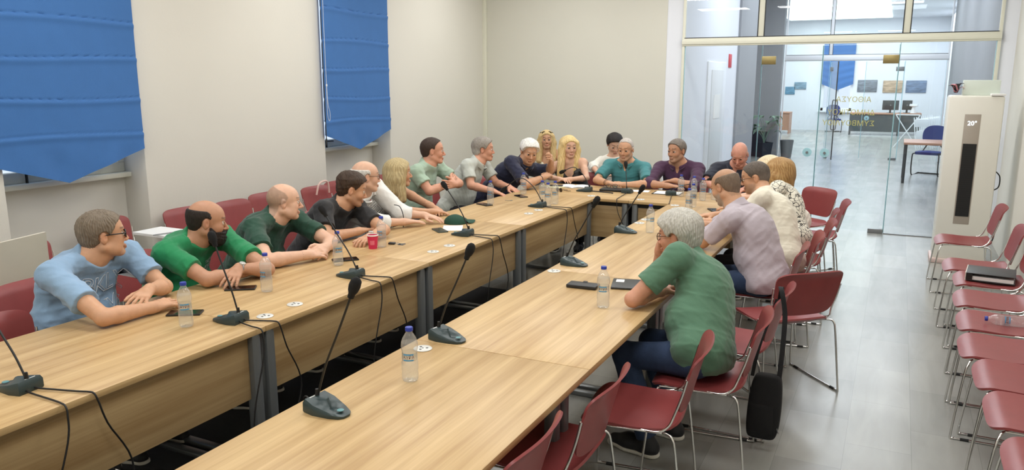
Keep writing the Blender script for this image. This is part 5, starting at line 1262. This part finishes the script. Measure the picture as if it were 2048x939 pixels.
pr = person('white haired man in a navy polo leaning sideways with a raised fist', (-3.46, 7.42, 1.115), -48, (-3.98, 7.42, .55), -18,
    dict(e=(-3.36, 7.14, .80), w=(-3.28, 7.40, .85), d=(.2, .9, .25), n=(.3, -.3, .8), c=.6, thick=1.1), dict(e=(-3.32, 7.66, .90), w=(-3.24, 7.50, 1.00), d=(.2, -.5, .5), n=(.9, .2, .1), c=1.1, thick=1.05),
    skin='tan', hpitch=16, hroll=-6, wd=1.2, belly=.08, slouch=.04, shrug=(.02, .03), fat=1.1, nk=(-3.53, 7.45, .985), shirt=cloth('navy_pique', (34, 38, 62)), res=.0055, collar=True, neckcut='v',
    hair=dict(style='short', col=(222, 220, 214), col2=(240, 240, 238), line='full', t=.017, top=.5, tex=.003), sleeve=.8, brow=(150, 130, 120), nose=1.15)
band(pr, -1, .80, .030, .007, BLACK, 'wristband')
# ---- far row
pr = person('woman sitting behind with sunglasses pushed up on long blonde hair, cream top', (-3.86, 8.78, 1.135), -64, (-3.86, 8.90, .56), -70,
    dict(e=(-4.08, 8.62, .84), w=(-3.95, 8.42, .78), d=(.5, -.6, 0), n=(0, 0, 1), c=.3), dict(e=(-3.62, 8.72, .84), w=(-3.72, 8.46, .78), d=(-.5, -.6, 0), n=(0, 0, 1), c=.3),
    skin='tan', fem=True, hpitch=-4, wd=1.0, bust=.012, hs=.94, shirt=cloth('cream_rib_knit', (226, 220, 196)), res=.0055, neckcut='scoop', sleeve=0,
    hair=dict(style='long', col=(196, 166, 112), col2=(236, 214, 160), len=.30, fwd=.05), glasses=(BLKF, True, SCREEN))
pr = person('woman with long blonde hair and a fringe in a black camisole', (-3.27, 8.08, 1.125), -52, (-3.26, 8.26, .56), -78,
    dict(e=(-3.48, 7.92, .79), w=(-3.27, 7.80, .785), d=(.8, -.3, 0), n=(0, 0, 1), c=.35), dict(e=(-3.02, 7.98, .79), w=(-3.14, 7.80, .79), d=(-.85, -.2, 0), n=(0, 0, 1), c=.35),
    skin='light', fem=True, hpitch=4, wd=1.05, bust=.016, shirt=cloth('black_satin', (20, 20, 22), rough=.5), res=.0055, neckcut='scoop', sleeve=0,
    hair=dict(style='long', col=(214, 182, 120), col2=(246, 226, 172), len=.36, bangs=True, fwd=.07, vol=1.05))
pr = person('dark haired woman in white looking down behind the teal polo', (-2.98, 8.78, 1.11), -60, (-2.98, 8.92, .56), -75,
    dict(e=(-3.20, 8.66, .84), w=(-3.06, 8.46, .78), d=(.5, -.6, 0), n=(0, 0, 1), c=.3), dict(e=(-2.76, 8.72, .84), w=(-2.86, 8.46, .78), d=(-.5, -.6, 0), n=(0, 0, 1), c=.3),
    skin='light', fem=True, hpitch=22, shirt=cloth('white_blouse', (232, 230, 220)), res=.0055, sleeve=1.3, sleeve_r=1.2,
    hair=dict(style='short', col=(30, 24, 24), line='low', t=.014, coverear=True, tail=True), brow=(30, 22, 20))
pr = person('man in a teal polo speaking with hands on the table, cropped white hair', (-2.60, 8.03, 1.125), -88, (-2.60, 8.22, .56), -88,
    dict(e=(-2.86, 7.86, .79), w=(-2.66, 7.70, .785), d=(.9, -.25, 0), n=(0, 0, 1), c=.3), dict(e=(-2.28, 7.80, .79), w=(-2.48, 7.68, .785), d=(-.85, -.1, .1), n=(0, -.3, 1), c=.35),
    skin='tan', hpitch=6, wd=1.12, belly=.05, fat=1.0, nk=(-2.60, 8.09, .97), shirt=cloth('teal_pique', (64, 128, 132)), res=.0055, collar=True, neckcut='v',
    scalp=('recede', (190, 182, 174), .7), hair=dict(style='short', col=(186, 178, 170), line='recede', t=.003, tex=.0012), sleeve=.78, beard=('stubble', (170, 140, 120), .4))
band(pr, -1, .84, .030, .003, BLACK, 'bracelet'); band(pr, -1, .76, .032, .003, TORTF, 'bracelet')
pr = person('man in a purple shirt with folded forearms and short grey hair', (-2.05, 8.05, 1.13), -112, (-2.02, 8.24, .56), -92,
    dict(e=(-2.27, 7.82, .79), w=(-2.05, 7.76, .79), d=(1, -.1, 0), n=(0, 0, 1), c=.25), dict(e=(-1.80, 7.84, .79), w=(-2.0, 7.84, .835), d=(-1, -.1, -.1), n=(0, 0, 1), c=.3),
    skin='olive', hpitch=2, wd=1.14, belly=.06, nk=(-2.03, 8.11, .975), shirt=cloth('aubergine_cotton', (70, 40, 68)), res=.0055, collar=True, neckcut='v',
    hair=dict(style='short', col=(108, 100, 92), col2=(140, 132, 124), line='full', t=.008), sleeve=1.2, beard=('stubble', (150, 130, 112), .5), brow=(50, 40, 34))
pr = person('bald ruddy man in a dark navy shirt looking down, at the far right corner', (-1.41, 8.08, 1.115), -92, (-1.46, 8.28, .56), -92,
    dict(e=(-1.72, 7.98, .82), w=(-1.58, 7.78, .80), d=(.3, -.9, -.1), n=(0, 0, 1), c=.4), dict(e=(-1.16, 8.02, .82), w=(-1.28, 7.80, .80), d=(-.5, -.8, -.1), n=(0, 0, 1), c=.4),
    skin='red', hpitch=28, wd=1.12, belly=.05, nk=(-1.45, 8.17, .975), shirt=cloth('midnight_cotton', (36, 40, 54)), res=.0055, collar=True, neckcut='v',
    scalp=('sides', (190, 160, 146), .5), sleeve=.8, nose=1.2, brow=(180, 150, 130))
# ---- right row, farthest first
pr = person('woman with pale blonde hair mostly hidden behind the man with glasses', (-.98, 7.05, 1.09), 178, (-.78, 7.52, .55), 180,
    dict(e=(-1.05, 7.62, .80), w=(-1.22, 7.45, .785), d=(-.8, -.3, 0), n=(0, 0, 1), c=.3), dict(e=(-1.04, 7.22, .80), w=(-1.22, 7.30, .785), d=(-.9, .2, 0), n=(0, 0, 1), c=.3),
    skin='light', fem=True, hpitch=8, nk=(-.95, 7.20, .93), shirt=cloth('ivory_blouse', (226, 220, 206)), res=.006, sleeve=.7,
    hair=dict(style='bob', col=(214, 194, 158), col2=(240, 228, 200), len=.20, vol=1.0))
pr = person('woman with wavy reddish blonde hair in a black and white patterned blouse', (-.88, 6.95, 1.085), 165, (-.68, 6.70, .55), 172,
    dict(e=(-.99, 6.98, .82), w=(-1.18, 6.96, .785), d=(-.9, 0, 0), n=(0, 0, 1), c=.3), dict(e=(-.98, 6.52, .82), w=(-1.18, 6.62, .785), d=(-.9, .2, 0), n=(0, 0, 1), c=.3),
    skin='tan', fem=True, hpitch=6, wd=1.12, belly=.04, nk=(-.83, 6.90, .93), shirt=cloth('patterned_viscose', (226, 222, 206)), res=.0055, sleeve=.42, sleeve_r=1.3, trousers=CREAM,
    hair=dict(style='bob', col=(150, 112, 66), col2=(204, 172, 118), len=.17, vol=1.12))
pr = person('man with dark glasses and cropped hair in a cream tee, bending over the table', (-.95, 6.16, 1.125), 186, (-.66, 5.86, .56), 172,
    dict(e=(-1.08, 6.38, .80), w=(-1.26, 6.22, .785), d=(-.8, -.4, 0), n=(0, 0, 1), c=.4), dict(e=(-1.04, 5.78, .80), w=(-1.24, 5.92, .785), d=(-.8, .4, 0), n=(0, 0, 1), c=.4),
    skin='tan', hpitch=14, wd=1.18, belly=.08, slouch=.06, shrug=(-.03, -.03), fat=1.08, nk=(-.86, 6.08, .975), shirt=cloth('cream_jersey', (224, 218, 200)), res=.005,
    hair=dict(style='short', col=(84, 74, 66), col2=(112, 102, 92), line='full', t=.003, tex=.0012, side=(112, 102, 94)), glasses=(TORTF, False, LENS), sleeve=.66, beard=('stubble', (120, 98, 84), .5), trousers=CHINO)
pr = person('man in a lavender shirt with a balding grey crown and clasped hands', (-1.02, 5.36, 1.145), 152, (-.70, 5.26, .56), 170,
    dict(e=(-1.16, 5.72, .79), w=(-1.32, 5.52, .80), d=(-.6, -.6, .3), n=(-.7, .5, .5), c=.5), dict(e=(-1.10, 5.12, .79), w=(-1.28, 5.34, .79), d=(-.5, .8, .3), n=(-.6, -.4, .6), c=.55, thick=1.05),
    skin='tan', hpitch=24, wd=1.18, belly=.06, slouch=.07, fat=1.05, nk=(-.925, 5.31, .99), shirt=cloth('lavender_grey_cotton', (184, 174, 182)), res=.0048, collar=True,
    hair=dict(style='short', col=(110, 92, 76), col2=(140, 124, 108), line='sides', ztop=.058, t=.006, tex=.001), scalp=('full', (150, 118, 92), .45), sleeve=.80, beard=('stubble', (158, 148, 138), .8), trousers=DENIM, knee=.38)
pr = person('white haired man in a dull green tee with glasses, chin resting on his hand', (-.97, 3.92, 1.07), 172, (-.75, 3.62, .56), 166,
    dict(e=(-1.12, 4.12, .79), w=(-1.09, 4.02, .955), d=(.1, -.28, .9), n=(-.9, -.2, .1), c=.35, thick=1.0), dict(e=(-1.10, 3.58, .79), w=(-1.02, 3.82, .785), d=(-.05, 1, 0), n=(0, 0, 1), c=.4),
    skin='ruddy', hpitch=6, wd=1.2, belly=.08, slouch=.07, nk=(-.885, 3.88, .925), shirt=cloth('dull_green_jersey', (84, 122, 98)), res=.0042,
    hair=dict(style='short', col=(176, 172, 162), col2=(218, 216, 210), line='low', t=.020, tex=.0022, coverear=False, nape=.075), glasses=(TORTF, False, LENS), sleeve=.66, trousers=DENIM, knee=.36, foot=-.16)
# trousers of several seated people are partly seen; patterned cloth
def pattern_check(m):
    n = m.node_tree.nodes; L = m.node_tree.links; b = n['Principled BSDF']; tc = n.new('ShaderNodeTexCoord')
    ck = n.new('ShaderNodeTexChecker'); ck.inputs['Scale'].default_value = 110; ck.inputs[1].default_value = lin((206, 202, 190))+(1,); ck.inputs[2].default_value = lin((52, 56, 58))+(1,)
    L.new(tc.outputs['Object'], ck.inputs[0]); L.new(ck.outputs[0], b.inputs['Base Color'])
pattern_check(MATS['checked_cotton'])
def pattern_leaf(m):
    n = m.node_tree.nodes; L = m.node_tree.links; b = n['Principled BSDF']; tc = n.new('ShaderNodeTexCoord')
    nz = n.new('ShaderNodeTexNoise'); nz.inputs['Scale'].default_value = 9; L.new(tc.outputs['Object'], nz.inputs[0])
    mx = n.new('ShaderNodeMix'); mx.data_type = 'RGBA'; mx.inputs[0].default_value = .12; L.new(tc.outputs['Object'], mx.inputs[6]); L.new(nz.outputs[1], mx.inputs[7])
    v = n.new('ShaderNodeTexVoronoi'); v.feature = 'DISTANCE_TO_EDGE'; v.inputs['Scale'].default_value = 26; L.new(mx.outputs[2], v.inputs[0])
    cr = n.new('ShaderNodeValToRGB'); e = cr.color_ramp.elements; e[0].position = .03; e[0].color = lin((34, 32, 32))+(1,); e[1].position = .07; e[1].color = lin((228, 224, 208))+(1,)
    L.new(v.outputs[0], cr.inputs[0]); L.new(cr.outputs[0], b.inputs['Base Color'])
pattern_leaf(MATS['patterned_viscose'])
